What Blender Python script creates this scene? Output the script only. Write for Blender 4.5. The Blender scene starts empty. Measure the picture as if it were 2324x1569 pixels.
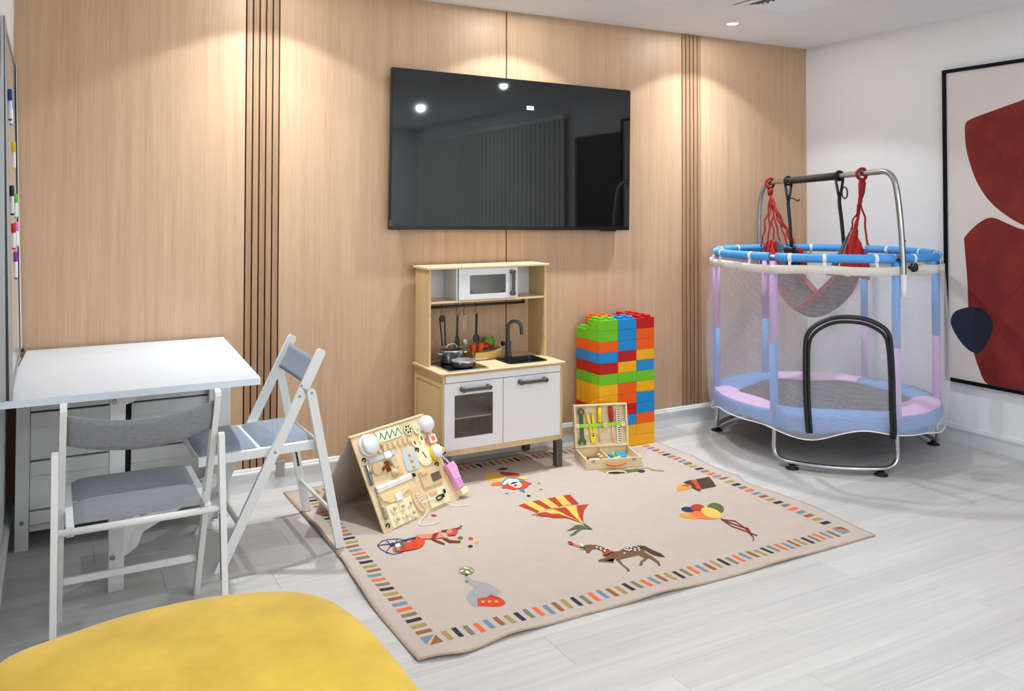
import bpy, bmesh, math, random
from mathutils import Vector, Matrix
R = math.radians
random.seed(7)
scene = bpy.context.scene
col = scene.collection

# ------------------------------------------------------------------ camera
W_PX, H_PX = 2324.0, 1569.0
F_PX, CY_PX = 1917.4, 425.1
D, CAM_H = 4.3, 1.40626
YAW, PITCH, ROLL = 0.50076, 0.0226, 0.00124
cam = bpy.data.cameras.new('camera')
cam.sensor_width = 36.0
cam.sensor_fit = 'HORIZONTAL'
cam.lens = F_PX / W_PX * 36.0
cam.shift_y = -(H_PX / 2 - CY_PX) / W_PX
cam.clip_start = 0.02
cam_o = bpy.data.objects.new('camera', cam)
col.objects.link(cam_o)
_f = Vector((math.sin(YAW) * math.cos(PITCH), math.cos(YAW) * math.cos(PITCH), math.sin(PITCH)))
_r = Vector((math.cos(YAW), -math.sin(YAW), 0))
_u = _r.cross(_f)
r2 = _r * math.cos(ROLL) + _u * math.sin(ROLL)
u2 = -_r * math.sin(ROLL) + _u * math.cos(ROLL)
m3 = Matrix((r2, u2, -_f)).transposed()
cam_o.matrix_world = Matrix.Translation((0, -D, CAM_H)) @ m3.to_4x4()
scene.camera = cam_o

# ------------------------------------------------------------------ world, exposure, room lights
EXPOSURE = 0.62
SPOT_W = 93.0          # the row washing the timber wall
SPOT2_W = 15.0         # the row over the middle of the room
SPOT3_W = 92.0         # the rows behind the camera
# relative intensity of a downlight against the angle from straight down (degrees)
LAMP_PROFILE = ((0, 1.0), (20, 0.95), (35, 0.64), (47, 0.37), (55, 0.29), (59.5, 0.08), (78, 0.07), (88, 0.04), (90, 0.0))     # row by the timber wall
LAMP_PROFILE_WIDE = ((0, 1.0), (20, 0.95), (35, 0.75), (50, 0.5), (60, 0.35), (76, 0.25), (87, 0.12), (90, 0.0))
LAMP_TINT = (0.905, 0.97, 1.0)
ROOM_X0, ROOM_X1, ROOM_Y0, CEIL = -0.147, 4.763, -7.4, 2.54
LIGHT_X = (0.93, 2.315, 3.69)
LIGHT_ROWS = ((-0.395, SPOT_W), (-2.75, SPOT2_W), (-4.75, SPOT3_W), (-6.6, SPOT3_W))
world = bpy.data.worlds.new('world')
scene.world = world
world.use_nodes = True
world.node_tree.nodes['Background'].inputs[0].default_value = (0.8, 0.85, 0.95, 1)
world.node_tree.nodes['Background'].inputs[1].default_value = 0.25
scene.view_settings.view_transform = 'Standard'
scene.view_settings.look = 'None'
scene.view_settings.gamma = 1.0
scene.view_settings.use_curve_mapping = False
scene.view_settings.exposure = EXPOSURE
scene.cycles.max_bounces = 6
scene.cycles.diffuse_bounces = 4
scene.cycles.glossy_bounces = 3
scene.cycles.transmission_bounces = 4
scene.cycles.adaptive_threshold = 0.1
scene.cycles.use_light_tree = False
scene.cycles.transparent_max_bounces = 14
scene.cycles.sample_clamp_indirect = 6.0
scene.cycles.caustics_reflective = False
scene.cycles.caustics_refractive = False
try:
    scene.cycles.use_denoising = True
except Exception:
    pass

# ------------------------------------------------------------------ helpers: colours and materials
def lin(c):
    out = []
    for v in c[:3]:
        v = v / 255.0
        out.append(v / 12.92 if v <= 0.04045 else ((v + 0.055) / 1.055) ** 2.4)
    return (*out, 1.0)

MATS = {}
def mat(name, rgb, rough=0.5, metal=0.0, var=0.06, scale=8.0, stretch=(1, 1, 1), bump=0.0, bscale=None,
        coat=0.0, sheen=0.0, trans=0.0, emit=None, estr=0.0, alpha=1.0, spec=0.5, objrand=0.0, rgb2=None):
    """principled material with procedural colour variation and fine relief"""
    if name in MATS:
        return MATS[name]
    m = bpy.data.materials.new(name)
    m.use_nodes = True
    nt = m.node_tree
    b = nt.nodes['Principled BSDF']
    b.inputs['Roughness'].default_value = rough
    b.inputs['Metallic'].default_value = metal
    b.inputs['Specular IOR Level'].default_value = spec
    if coat:
        b.inputs['Coat Weight'].default_value = coat
        b.inputs['Coat Roughness'].default_value = 0.08
    if sheen:
        b.inputs['Sheen Weight'].default_value = sheen
        b.inputs['Sheen Roughness'].default_value = 0.4
    if trans:
        b.inputs['Transmission Weight'].default_value = trans
    if alpha < 1:
        b.inputs['Alpha'].default_value = alpha
    geo = nt.nodes.new('ShaderNodeTexCoord')
    mp = nt.nodes.new('ShaderNodeMapping')
    mp.inputs['Scale'].default_value = stretch
    nt.links.new(geo.outputs['Object'], mp.inputs['Vector'])
    n = nt.nodes.new('ShaderNodeTexNoise')
    n.inputs['Scale'].default_value = scale
    n.inputs['Detail'].default_value = 5
    n.inputs['Roughness'].default_value = 0.6
    nt.links.new(mp.outputs[0], n.inputs['Vector'])
    rp = nt.nodes.new('ShaderNodeValToRGB')
    c = lin(rgb)
    c2 = lin(rgb2) if rgb2 else None
    lo = tuple(max(0, v * (1 - var)) for v in (c2 or c)[:3])
    hi = tuple(min(1, v * (1 + var)) for v in c[:3])
    rp.color_ramp.elements[0].position = 0.3
    rp.color_ramp.elements[1].position = 0.7
    rp.color_ramp.elements[0].color = (*lo, 1)
    rp.color_ramp.elements[1].color = (*hi, 1)
    nt.links.new(n.outputs['Fac'], rp.inputs['Fac'])
    out = rp.outputs['Color']
    if objrand:
        oi = nt.nodes.new('ShaderNodeObjectInfo')
        mr = nt.nodes.new('ShaderNodeMapRange')
        mr.inputs['To Min'].default_value = 1 - objrand
        mr.inputs['To Max'].default_value = 1 + objrand
        nt.links.new(oi.outputs['Random'], mr.inputs['Value'])
        hs = nt.nodes.new('ShaderNodeHueSaturation')
        nt.links.new(mr.outputs[0], hs.inputs['Value'])
        nt.links.new(out, hs.inputs['Color'])
        out = hs.outputs[0]
    nt.links.new(out, b.inputs['Base Color'])
    if bump:
        nb = nt.nodes.new('ShaderNodeTexNoise')
        nb.inputs['Scale'].default_value = bscale or scale * 6
        nb.inputs['Detail'].default_value = 4
        nt.links.new(mp.outputs[0], nb.inputs['Vector'])
        bp = nt.nodes.new('ShaderNodeBump')
        bp.inputs['Strength'].default_value = bump
        bp.inputs['Distance'].default_value = 0.004
        nt.links.new(nb.outputs['Fac'], bp.inputs['Height'])
        nt.links.new(bp.outputs[0], b.inputs['Normal'])
    if emit:
        b.inputs['Emission Color'].default_value = lin(emit)
        b.inputs['Emission Strength'].default_value = estr
    MATS[name] = m
    return m

def grain_mat(name, rgb_lo, rgb_hi, axis, fine, coarse, rough=0.45, objrand=0.0, offset=False, spec=0.4, knots=0.0, coat=0.0):
    """wood grain running along `axis` (0,1,2), world-scaled through object space"""
    m = bpy.data.materials.new(name)
    m.use_nodes = True
    nt = m.node_tree
    b = nt.nodes['Principled BSDF']
    b.inputs['Roughness'].default_value = rough
    b.inputs['Specular IOR Level'].default_value = spec
    b.inputs['Coat Weight'].default_value = coat
    tc = nt.nodes.new('ShaderNodeTexCoord')
    src = tc.outputs['Object']
    if offset:
        oi = nt.nodes.new('ShaderNodeObjectInfo')
        ml = nt.nodes.new('ShaderNodeMath'); ml.operation = 'MULTIPLY'; ml.inputs[1].default_value = 37.0
        nt.links.new(oi.outputs['Random'], ml.inputs[0])
        va = nt.nodes.new('ShaderNodeVectorMath'); va.operation = 'ADD'
        nt.links.new(src, va.inputs[0]); nt.links.new(ml.outputs[0], va.inputs[1])
        src = va.outputs[0]
    def noise(sc_long, sc_cross, detail, dist=0.0):
        mp = nt.nodes.new('ShaderNodeMapping')
        s = [sc_cross] * 3
        s[axis] = sc_long
        mp.inputs['Scale'].default_value = s
        nt.links.new(src, mp.inputs['Vector'])
        n = nt.nodes.new('ShaderNodeTexNoise')
        n.inputs['Scale'].default_value = 1.0
        n.inputs['Detail'].default_value = detail
        n.inputs['Roughness'].default_value = 0.65
        n.inputs['Distortion'].default_value = dist
        nt.links.new(mp.outputs[0], n.inputs['Vector'])
        return n.outputs['Fac']
    a = noise(fine * 0.012, fine, 4)
    c = noise(coarse * 0.03, coarse, 3, knots)
    e = noise(fine * 0.05, fine * 2.2, 2)
    mx = nt.nodes.new('ShaderNodeMix'); mx.inputs[0].default_value = 0.5
    nt.links.new(a, mx.inputs[2]); nt.links.new(c, mx.inputs[3])
    mx2 = nt.nodes.new('ShaderNodeMix'); mx2.inputs[0].default_value = 0.25
    nt.links.new(mx.outputs[0], mx2.inputs[2]); nt.links.new(e, mx2.inputs[3])
    rp = nt.nodes.new('ShaderNodeValToRGB')
    rp.color_ramp.elements[0].position = 0.36
    rp.color_ramp.elements[1].position = 0.64
    rp.color_ramp.elements[0].color = lin(rgb_lo)
    rp.color_ramp.elements[1].color = lin(rgb_hi)
    nt.links.new(mx2.outputs[0], rp.inputs['Fac'])
    out = rp.outputs[0]
    if objrand:
        oi2 = nt.nodes.new('ShaderNodeObjectInfo')
        mr = nt.nodes.new('ShaderNodeMapRange')
        mr.inputs['To Min'].default_value = 1 - objrand
        mr.inputs['To Max'].default_value = 1 + objrand
        nt.links.new(oi2.outputs['Random'], mr.inputs['Value'])
        hs = nt.nodes.new('ShaderNodeHueSaturation')
        nt.links.new(mr.outputs[0], hs.inputs['Value'])
        nt.links.new(out, hs.inputs['Color'])
        out = hs.outputs[0]
    nt.links.new(out, b.inputs['Base Color'])
    bp = nt.nodes.new('ShaderNodeBump')
    bp.inputs['Strength'].default_value = 0.08
    bp.inputs['Distance'].default_value = 0.002
    nt.links.new(e, bp.inputs['Height'])
    nt.links.new(bp.outputs[0], b.inputs['Normal'])
    MATS[name] = m
    return m

# ------------------------------------------------------------------ helpers: mesh building
class MB:
    """collects shapes into one bmesh"""
    def __init__(s):
        s.bm = bmesh.new()
    def _xf(s, verts, M):
        if M is not None:
            for v in verts:
                v.co = M @ v.co
        return s
    def box(s, x0, x1, y0, y1, z0, z1, bev=0.0, M=None, seg=1):
        t = bmesh.new()
        vs = [t.verts.new(p) for p in ((x0, y0, z0), (x1, y0, z0), (x1, y1, z0), (x0, y1, z0), (x0, y0, z1), (x1, y0, z1), (x1, y1, z1), (x0, y1, z1))]
        for f in ((0, 3, 2, 1), (4, 5, 6, 7), (0, 1, 5, 4), (1, 2, 6, 5), (2, 3, 7, 6), (3, 0, 4, 7)):
            t.faces.new([vs[i] for i in f])
        if bev > 0:
            bmesh.ops.bevel(t, geom=list(t.edges), offset=bev, segments=seg, profile=0.5, affect='EDGES')
        return s.merge(t, M)
    def merge(s, t, M=None, smooth=False):
        mp = {}
        for v in t.verts:
            mp[v] = s.bm.verts.new(M @ v.co if M is not None else v.co)
        for f in t.faces:
            try:
                nf = s.bm.faces.new([mp[v] for v in f.verts])
                nf.smooth = f.smooth or smooth
            except ValueError:
                pass
        t.free()
        return s
    def bar(s, a, b, w, t, up=(0, 0, 1), bev=0.0):
        """rectangular bar from a to b; w across (perp. to up), t along up"""
        a, b = Vector(a), Vector(b)
        d = (b - a); L = d.length; d.normalize()
        up = Vector(up)
        sx = d.cross(up)
        if sx.length < 1e-5:
            sx = d.cross(Vector((1, 0, 0)))
        sx.normalize()
        sz = sx.cross(d).normalized()
        M = Matrix((sx, d, sz)).transposed().to_4x4()
        M.translation = a
        return s.box(-w / 2, w / 2, 0, L, -t / 2, t / 2, bev, M)
    def tube(s, pts, r, n=8, closed=False, caps=True, radii=None, smooth=True):
        pts = [Vector(p) for p in pts]
        N = len(pts)
        rings = []
        prev = None
        for i, p in enumerate(pts):
            if closed:
                d = pts[(i + 1) % N] - pts[i - 1]
            else:
                d = pts[min(i + 1, N - 1)] - pts[max(i - 1, 0)]
            d.normalize()
            if prev is None:
                q = d.cross(Vector((0, 0, 1)))
                if q.length < 1e-3:
                    q = d.cross(Vector((1, 0, 0)))
            else:
                q = prev - d * prev.dot(d)
            q.normalize()
            prev = q
            w = d.cross(q)
            rr = radii[i] if radii else r
            rings.append([s.bm.verts.new(p + (q * math.cos(2 * math.pi * k / n) + w * math.sin(2 * math.pi * k / n)) * rr) for k in range(n)])
        M = N if closed else N - 1
        for i in range(M):
            A, B = rings[i], rings[(i + 1) % N]
            for k in range(n):
                f = s.bm.faces.new((A[k], A[(k + 1) % n], B[(k + 1) % n], B[k]))
                f.smooth = smooth
        if caps and not closed:
            s.bm.faces.new(rings[0][::-1]); s.bm.faces.new(rings[-1])
        return s
    def lathe(s, prof, c=(0, 0, 0), n=24, M=None, smooth=True, caps=True):
        """prof: list of (r, z)"""
        c = Vector(c)
        rings = []
        for (r, z) in prof:
            ring = []
            for k in range(n):
                a = 2 * math.pi * k / n
                p = Vector((r * math.cos(a), r * math.sin(a), z))
                p = (M @ p if M is not None else p) + c
                ring.append(s.bm.verts.new(p))
            rings.append(ring)
        for A, B in zip(rings, rings[1:]):
            for k in range(n):
                f = s.bm.faces.new((A[k], A[(k + 1) % n], B[(k + 1) % n], B[k])); f.smooth = smooth
        if caps:
            if prof[0][0] > 1e-4: s.bm.faces.new(rings[0][::-1])
            if prof[-1][0] > 1e-4: s.bm.faces.new(rings[-1])
        return s
    def sphere(s, c, r, n=16, m=10, sc=(1, 1, 1), M=None):
        t = bmesh.new()
        bmesh.ops.create_uvsphere(t, u_segments=n, v_segments=m, radius=1.0)
        for v in t.verts:
            v.co = Vector((v.co.x * r * sc[0], v.co.y * r * sc[1], v.co.z * r * sc[2]))
            if M is not None:
                v.co = M @ v.co
            v.co += Vector(c)
        return s.merge(t, None, True)
    def prism(s, poly, z0, z1, M=None, bev=0.0):
        """polygon in xy extruded z0..z1"""
        t = bmesh.new()
        a = sum(poly[i][0] * poly[(i + 1) % len(poly)][1] - poly[(i + 1) % len(poly)][0] * poly[i][1] for i in range(len(poly)))
        if a < 0:
            poly = poly[::-1]
        lo = [t.verts.new((p[0], p[1], z0)) for p in poly]
        hi = [t.verts.new((p[0], p[1], z1)) for p in poly]
        t.faces.new(lo[::-1]); top = t.faces.new(hi)
        n = len(poly)
        for i in range(n):
            t.faces.new((lo[i], lo[(i + 1) % n], hi[(i + 1) % n], hi[i]))
        if bev > 0:
            bmesh.ops.bevel(t, geom=list(top.edges), offset=bev, segments=2, profile=0.5, affect='EDGES')
        return s.merge(t, M)
    def quad(s, *p):
        s.bm.faces.new([s.bm.verts.new(q) for q in p])
        return s
    def grid(s, fn, nu, nv, smooth=True, closed_u=False):
        V = [[s.bm.verts.new(fn(i / nu, j / nv)) for j in range(nv + 1)] for i in range(nu + (0 if closed_u else 1))]
        NU = len(V)
        for i in range(nu):
            for j in range(nv):
                f = s.bm.faces.new((V[i][j], V[(i + 1) % NU][j], V[(i + 1) % NU][j + 1], V[i][j + 1])); f.smooth = smooth
        return s
    def solid_grid(s, fn, nu, nv, th, smooth=True):
        """grid surface thickened along its normals"""
        t = MB(); t.grid(fn, nu, nv, smooth)
        bmesh.ops.recalc_face_normals(t.bm, faces=list(t.bm.faces))
        bmesh.ops.solidify(t.bm, geom=list(t.bm.faces), thickness=th)
        for f in t.bm.faces: f.smooth = smooth
        return s.merge(t.bm)
    def mesh(s, name='m', recalc=True):
        if recalc:
            bmesh.ops.recalc_face_normals(s.bm, faces=list(s.bm.faces))
        me = bpy.data.meshes.new(name)
        s.bm.to_mesh(me)
        s.bm.free()
        return me

class Thing:
    def __init__(s, name, label, cat, loc=(0, 0, 0), rotz=0.0, group=None, kind=None):
        s.o = bpy.data.objects.new(name, None)
        s.o.empty_display_size = 0.05
        col.objects.link(s.o)
        s.o.location = loc
        s.o.rotation_euler = (0, 0, rotz)
        if label: s.o['label'] = label
        if cat: s.o['category'] = cat
        if group: s.o['group'] = group
        if kind: s.o['kind'] = kind
        s.M = Matrix.Translation(loc) @ Matrix.Rotation(rotz, 4, 'Z')

def link_mesh(name, me, m, parent=None):
    o = bpy.data.objects.new(name, me)
    col.objects.link(o)
    if m is not None:
        if isinstance(m, str): m = MATS[m]
        me.materials.append(m)
    if parent is not None:
        o.parent = parent
    return o

def part(th, name, mb, m, world=False, label=None, origin=None):
    """mesh part of a thing (or sub-part of an object); `world`: geometry given in world space"""
    parent = th.o if isinstance(th, Thing) else th
    if world:
        if isinstance(th, Thing):
            Mi = th.M.inverted()
        else:
            Mi = world_m(parent).inverted()
        for v in mb.bm.verts:
            v.co = Mi @ v.co
    o = link_mesh(name, mb.mesh(name), m, parent)
    if label: o['label'] = label
    return o

def world_m(o):
    M = Matrix.LocRotScale(o.location, o.rotation_euler, o.scale)
    p = o.parent
    while p is not None:
        M = Matrix.LocRotScale(p.location, p.rotation_euler, p.scale) @ M
        p = p.parent
    return M

def solo(name, mb, m, label, cat, group=None, base=None):
    """a thing that is one mesh, its origin at `base`; geometry in world space"""
    if base is None:
        xs = [v.co for v in mb.bm.verts]
        base = (sum(v.x for v in xs) / len(xs), sum(v.y for v in xs) / len(xs), min(v.z for v in xs))
    b = Vector(base)
    for v in mb.bm.verts:
        v.co -= b
    o = link_mesh(name, mb.mesh(name), m)
    o.location = b
    o['label'] = label
    o['category'] = cat
    if group: o['group'] = group
    return o

def struct(name, mb, m, label=None):
    o = link_mesh(name, mb.mesh(name), m)
    o['kind'] = 'structure'
    if label: o['label'] = label
    return o

def copy_part(src, parent, loc=None, rot=None, name=None):
    c = src.copy()
    col.objects.link(c)
    c.parent = parent
    if loc is not None: c.location = loc
    if rot is not None: c.rotation_euler = rot
    return c

def add_mats(o, names):
    for n in names:
        o.data.materials.append(MATS[n])

def circle(cx, cy, r, n=16, a0=0.0):
    return [(cx + r * math.cos(a0 + 2 * math.pi * k / n), cy + r * math.sin(a0 + 2 * math.pi * k / n)) for k in range(n)]

def smoothpts(pts, n=8, closed=False):
    """Catmull-Rom through points"""
    P = [Vector(p) for p in pts]
    N = len(P)
    out = []
    rng = range(N) if closed else range(N - 1)
    for i in rng:
        if closed:
            p0, p1, p2, p3 = P[i - 1], P[i], P[(i + 1) % N], P[(i + 2) % N]
        else:
            p0, p1, p2, p3 = P[max(i - 1, 0)], P[i], P[i + 1], P[min(i + 2, N - 1)]
        for k in range(n):
            t = k / n
            out.append(0.5 * ((2 * p1) + (p2 - p0) * t + (2 * p0 - 5 * p1 + 4 * p2 - p3) * t * t + (3 * p1 - p0 - 3 * p2 + p3) * t ** 3))
    if not closed:
        out.append(P[-1])
    return out
# ------------------------------------------------------------------ materials
grain_mat('wall_oak', (186, 151, 119), (210, 177, 146), 2, 170, 24, rough=0.42, spec=0.35)
grain_mat('slat_oak', (150, 116, 88), (182, 146, 114), 2, 170, 30, rough=0.5, spec=0.3, objrand=0.05, offset=True)
grain_mat('floor_oak', (194, 191, 189), (216, 213, 211), 0, 60, 9, rough=0.38, objrand=0.045, offset=True, spec=0.35, knots=0.6)
grain_mat('birch', (204, 174, 126), (224, 197, 150), 2, 90, 14, rough=0.45)
grain_mat('birch_top', (218, 190, 146), (234, 210, 168), 0, 90, 14, rough=0.4)
grain_mat('ply_edge', (176, 138, 92), (205, 168, 120), 0, 200, 40, rough=0.6)
grain_mat('busy_ply', (222, 192, 148), (238, 214, 174), 0, 70, 12, rough=0.5)
grain_mat('box_ply', (222, 196, 152), (240, 220, 184), 0, 90, 14, rough=0.5)
mat('wall_paint', (239, 240, 242), 0.75, var=0.012, scale=30)
mat('ceiling_paint', (244, 247, 250), 0.8, var=0.01, scale=20)
mat('skirting', (228, 230, 233), 0.35, var=0.015, scale=12)
mat('black_gap', (16, 14, 13), 0.8, var=0.1)
mat('floor_gap', (150, 148, 146), 0.8, var=0.05)
mat('white_lacquer', (238, 238, 238), 0.32, var=0.012, scale=14, bump=0.02)
mat('white_wood', (234, 235, 234), 0.4, var=0.02, scale=30, stretch=(1, 1, 0.1), bump=0.04)
mat('table_white', (228, 236, 246), 0.3, var=0.02, scale=40, stretch=(0.06, 1, 1), bump=0.05, bscale=90)
mat('grey_fabric', (138, 140, 147), 0.9, var=0.14, scale=160, stretch=(0.4, 1, 1), bump=0.25, bscale=420, sheen=0.15)
mat('blue_fabric', (139, 149, 163), 0.9, var=0.12, scale=160, stretch=(1, 1, 0.4), bump=0.25, bscale=420, sheen=0.15)
mat('screw', (160, 160, 162), 0.3, 0.8)
mat('dark_metal', (66, 62, 58), 0.35, 0.6, var=0.05)
mat('steel', (226, 227, 230), 0.22, 0.85, var=0.03)
mat('galvanised', (186, 188, 192), 0.24, 1.0, var=0.06, scale=20)
mat('aluminium', (172, 174, 176), 0.35, 0.8, var=0.03)
mat('black_plastic', (20, 20, 21), 0.4, var=0.1)
mat('black_rubber', (18, 18, 18), 0.7, var=0.1)
mat('brush_seal', (58, 60, 52), 0.9, var=0.3, scale=120, bump=0.4, bscale=300)
mat('board_beige', (206, 197, 190), 0.12, var=0.02, scale=10)
mat('screen_glass', (7, 7, 8), 0.035, var=0.05, spec=0.75)
mat('screen_bezel', (12, 12, 13), 0.25, var=0.05)
mat('yellow_velvet', (236, 196, 62), 0.75, var=0.10, scale=5, bump=0.10, bscale=260, sheen=0.35, rgb2=(226, 182, 44))
mat('frame_black', (9, 10, 15), 0.55, var=0.1, spec=0.15)
mat('art_paper', (224, 215, 212), 0.6, var=0.02, scale=12)
mat('navy_ink', (20, 34, 60), 0.6, var=0.06, scale=40)
mat('navy_ink_dark', (14, 24, 42), 0.6, var=0.06, scale=40)
mat('rug_felt', (194, 178, 167), 0.95, var=0.035, scale=14, bump=0.2, bscale=320, sheen=0.1)
mat('rug_edge', (176, 154, 130), 0.95, var=0.1, scale=140)
mat('foam_blue', (76, 158, 232), 0.6, var=0.03, scale=30, bump=0.05, bscale=160)
mat('foam_pink', (206, 162, 220), 0.6, var=0.03, scale=30)
mat('pad_blue', (74, 140, 210), 0.7, var=0.05, scale=20, bump=0.06)
mat('pad_pink', (232, 186, 232), 0.7, var=0.03, scale=20, bump=0.06)
mat('mat_black', (18, 18, 20), 0.85, var=0.2, scale=120)
mat('tie_white', (240, 240, 244), 0.6, var=0.02)
mat('hem_cream', (226, 220, 208), 0.85, var=0.06, scale=120, bump=0.3, bscale=300)
mat('rope_red', (158, 30, 38), 0.8, var=0.2, scale=90, bump=0.3, bscale=260)
mat('cloth_red', (190, 32, 34), 0.75, var=0.1, scale=12)
mat('cloth_red_dark', (150, 26, 30), 0.75, var=0.1, scale=12)
mat('cloth_grey', (98, 110, 112), 0.8, var=0.1, scale=12)
mat('cloth_navy', (26, 30, 46), 0.8, var=0.1, scale=12)
mat('sling_lining', (74, 50, 46), 0.9, var=0.25, scale=60)
mat('strap_black', (22, 21, 21), 0.7, var=0.1, scale=60)
mat('grip_foam', (48, 44, 44), 0.8, var=0.1, scale=60)
mat('kit_white', (234, 234, 236), 0.3, var=0.01)
mat('kit_grey', (84, 82, 79), 0.4, 0.2, var=0.05)
mat('hob_black', (14, 14, 15), 0.12, var=0.05)
mat('sink_grey', (40, 40, 41), 0.35, 0.2, var=0.05)
mat('carrot', (232, 92, 26), 0.6, var=0.1, scale=60, stretch=(1, 1, 3))
mat('leaf_green', (98, 160, 46), 0.65, var=0.15, scale=50)
mat('leaf_pale', (158, 200, 96), 0.65, var=0.15, scale=50)
mat('cucumber', (52, 128, 74), 0.5, var=0.1, scale=50)
mat('cucumber_flesh', (200, 224, 178), 0.6, var=0.06)
mat('tomato', (196, 22, 20), 0.4, var=0.08, scale=20)
mat('nut_brown', (164, 104, 58), 0.6, var=0.2, scale=50)
mat('basket_felt', (214, 180, 104), 0.8, var=0.06, scale=60, bump=0.15)
mat('cream_paint', (240, 232, 190), 0.5, var=0.03)
mat('pale_green', (226, 232, 202), 0.5, var=0.03)
mat('grey_felt', (200, 204, 206), 0.85, var=0.04, scale=60)
mat('beige_knob', (222, 190, 146), 0.5, var=0.06)
mat('white_plastic', (238, 238, 244), 0.25, var=0.01)
mat('bird_yellow', (244, 200, 30), 0.4, var=0.03)
mat('watch_orange', (232, 130, 92), 0.45, var=0.04)
mat('pink_plastic', (236, 168, 218), 0.4, var=0.02)
mat('copper', (150, 82, 44), 0.3, 0.8, var=0.1)
mat('chrome_dark', (176, 170, 160), 0.35, 0.7, var=0.08)
mat('lace_white', (242, 238, 230), 0.8, var=0.04, scale=90)
mat('leather', (236, 212, 150), 0.55, var=0.05, scale=40)
mat('ink', (22, 20, 22), 0.7, var=0.05)
for nm, c in dict(block_green=(112, 192, 28), block_blue=(24, 138, 206), block_red=(190, 8, 12), block_orange=(240, 92, 8), block_yellow=(244, 176, 8)).items():
    mat(nm, c, 0.3, var=0.015, scale=20, spec=0.45)
for nm, c in dict(tool_green=(66, 90, 46), tool_yellow=(244, 216, 26), tool_red=(190, 24, 20), strap_green=(150, 214, 50), tool_orange=(226, 128, 78), tool_blue=(64, 164, 214), tool_lime=(196, 222, 120), tool_white=(240, 238, 226), tool_grey=(150, 140, 130), tool_brown=(120, 70, 44)).items():
    mat(nm, c, 0.5, var=0.05, scale=40)
PRINT_COL = dict(rust=(176, 56, 24), straw=(236, 190, 92), olive=(92, 98, 54), khaki=(164, 142, 84), bark=(74, 54, 42), ink=(34, 30, 36),
                 orange=(224, 112, 42), teal=(54, 144, 166), ice=(206, 230, 236), coral=(214, 66, 36), white=(244, 238, 234), stone=(132, 120, 112),
                 slate=(98, 128, 156), navy=(36, 46, 82), salmon=(242, 132, 98), maroon=(136, 38, 28), amber=(236, 152, 60), grey=(164, 160, 164),
                 olive2=(128, 136, 92), cream=(236, 228, 196), brown=(116, 82, 56), coral2=(240, 116, 62),
                 d_gold=(168, 140, 84), d_dark=(44, 42, 52), d_olive=(126, 116, 94), d_orange=(232, 102, 52), d_blue=(112, 136, 156), d_brown=(150, 92, 46))
for nm, c in PRINT_COL.items():
    mat('print_' + nm, c, 0.95, var=0.05, scale=90)
for nm, c in dict(navy=(20, 54, 140), sky=(70, 160, 224), yellow=(238, 190, 40), black=(20, 20, 22), green=(90, 196, 60), red=(204, 20, 40), pink=(240, 120, 200), purple=(140, 40, 160)).items():
    mat('pen_' + nm, c, 0.35, var=0.02)

def glass_mat(name, tint, rough=0.05, alpha=0.35):
    m = bpy.data.materials.new(name); m.use_nodes = True
    nt = m.node_tree; nt.nodes.clear()
    o = nt.nodes.new('ShaderNodeOutputMaterial')
    tr = nt.nodes.new('ShaderNodeBsdfTransparent'); tr.inputs[0].default_value = lin(tint)
    gl = nt.nodes.new('ShaderNodeBsdfGlossy'); gl.inputs['Roughness'].default_value = rough
    nz = nt.nodes.new('ShaderNodeTexNoise'); nz.inputs['Scale'].default_value = 3
    mr = nt.nodes.new('ShaderNodeMapRange'); mr.inputs['To Min'].default_value = alpha * 0.9; mr.inputs['To Max'].default_value = alpha * 1.1
    fr = nt.nodes.new('ShaderNodeFresnel'); fr.inputs[0].default_value = 1.45
    ml = nt.nodes.new('ShaderNodeMath'); ml.operation = 'ADD'; ml.use_clamp = True
    mx = nt.nodes.new('ShaderNodeMixShader')
    nt.links.new(nz.outputs['Fac'], mr.inputs['Value'])
    nt.links.new(mr.outputs[0], ml.inputs[0]); nt.links.new(fr.outputs[0], ml.inputs[1])
    nt.links.new(ml.outputs[0], mx.inputs[0]); nt.links.new(tr.outputs[0], mx.inputs[1]); nt.links.new(gl.outputs[0], mx.inputs[2])
    nt.links.new(mx.outputs[0], o.inputs['Surface'])
    MATS[name] = m
    return m
glass_mat('toy_glass', (244, 242, 240), 0.05, 0.015)
glass_mat('lid_glass', (220, 220, 220), 0.05, 0.06)

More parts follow.
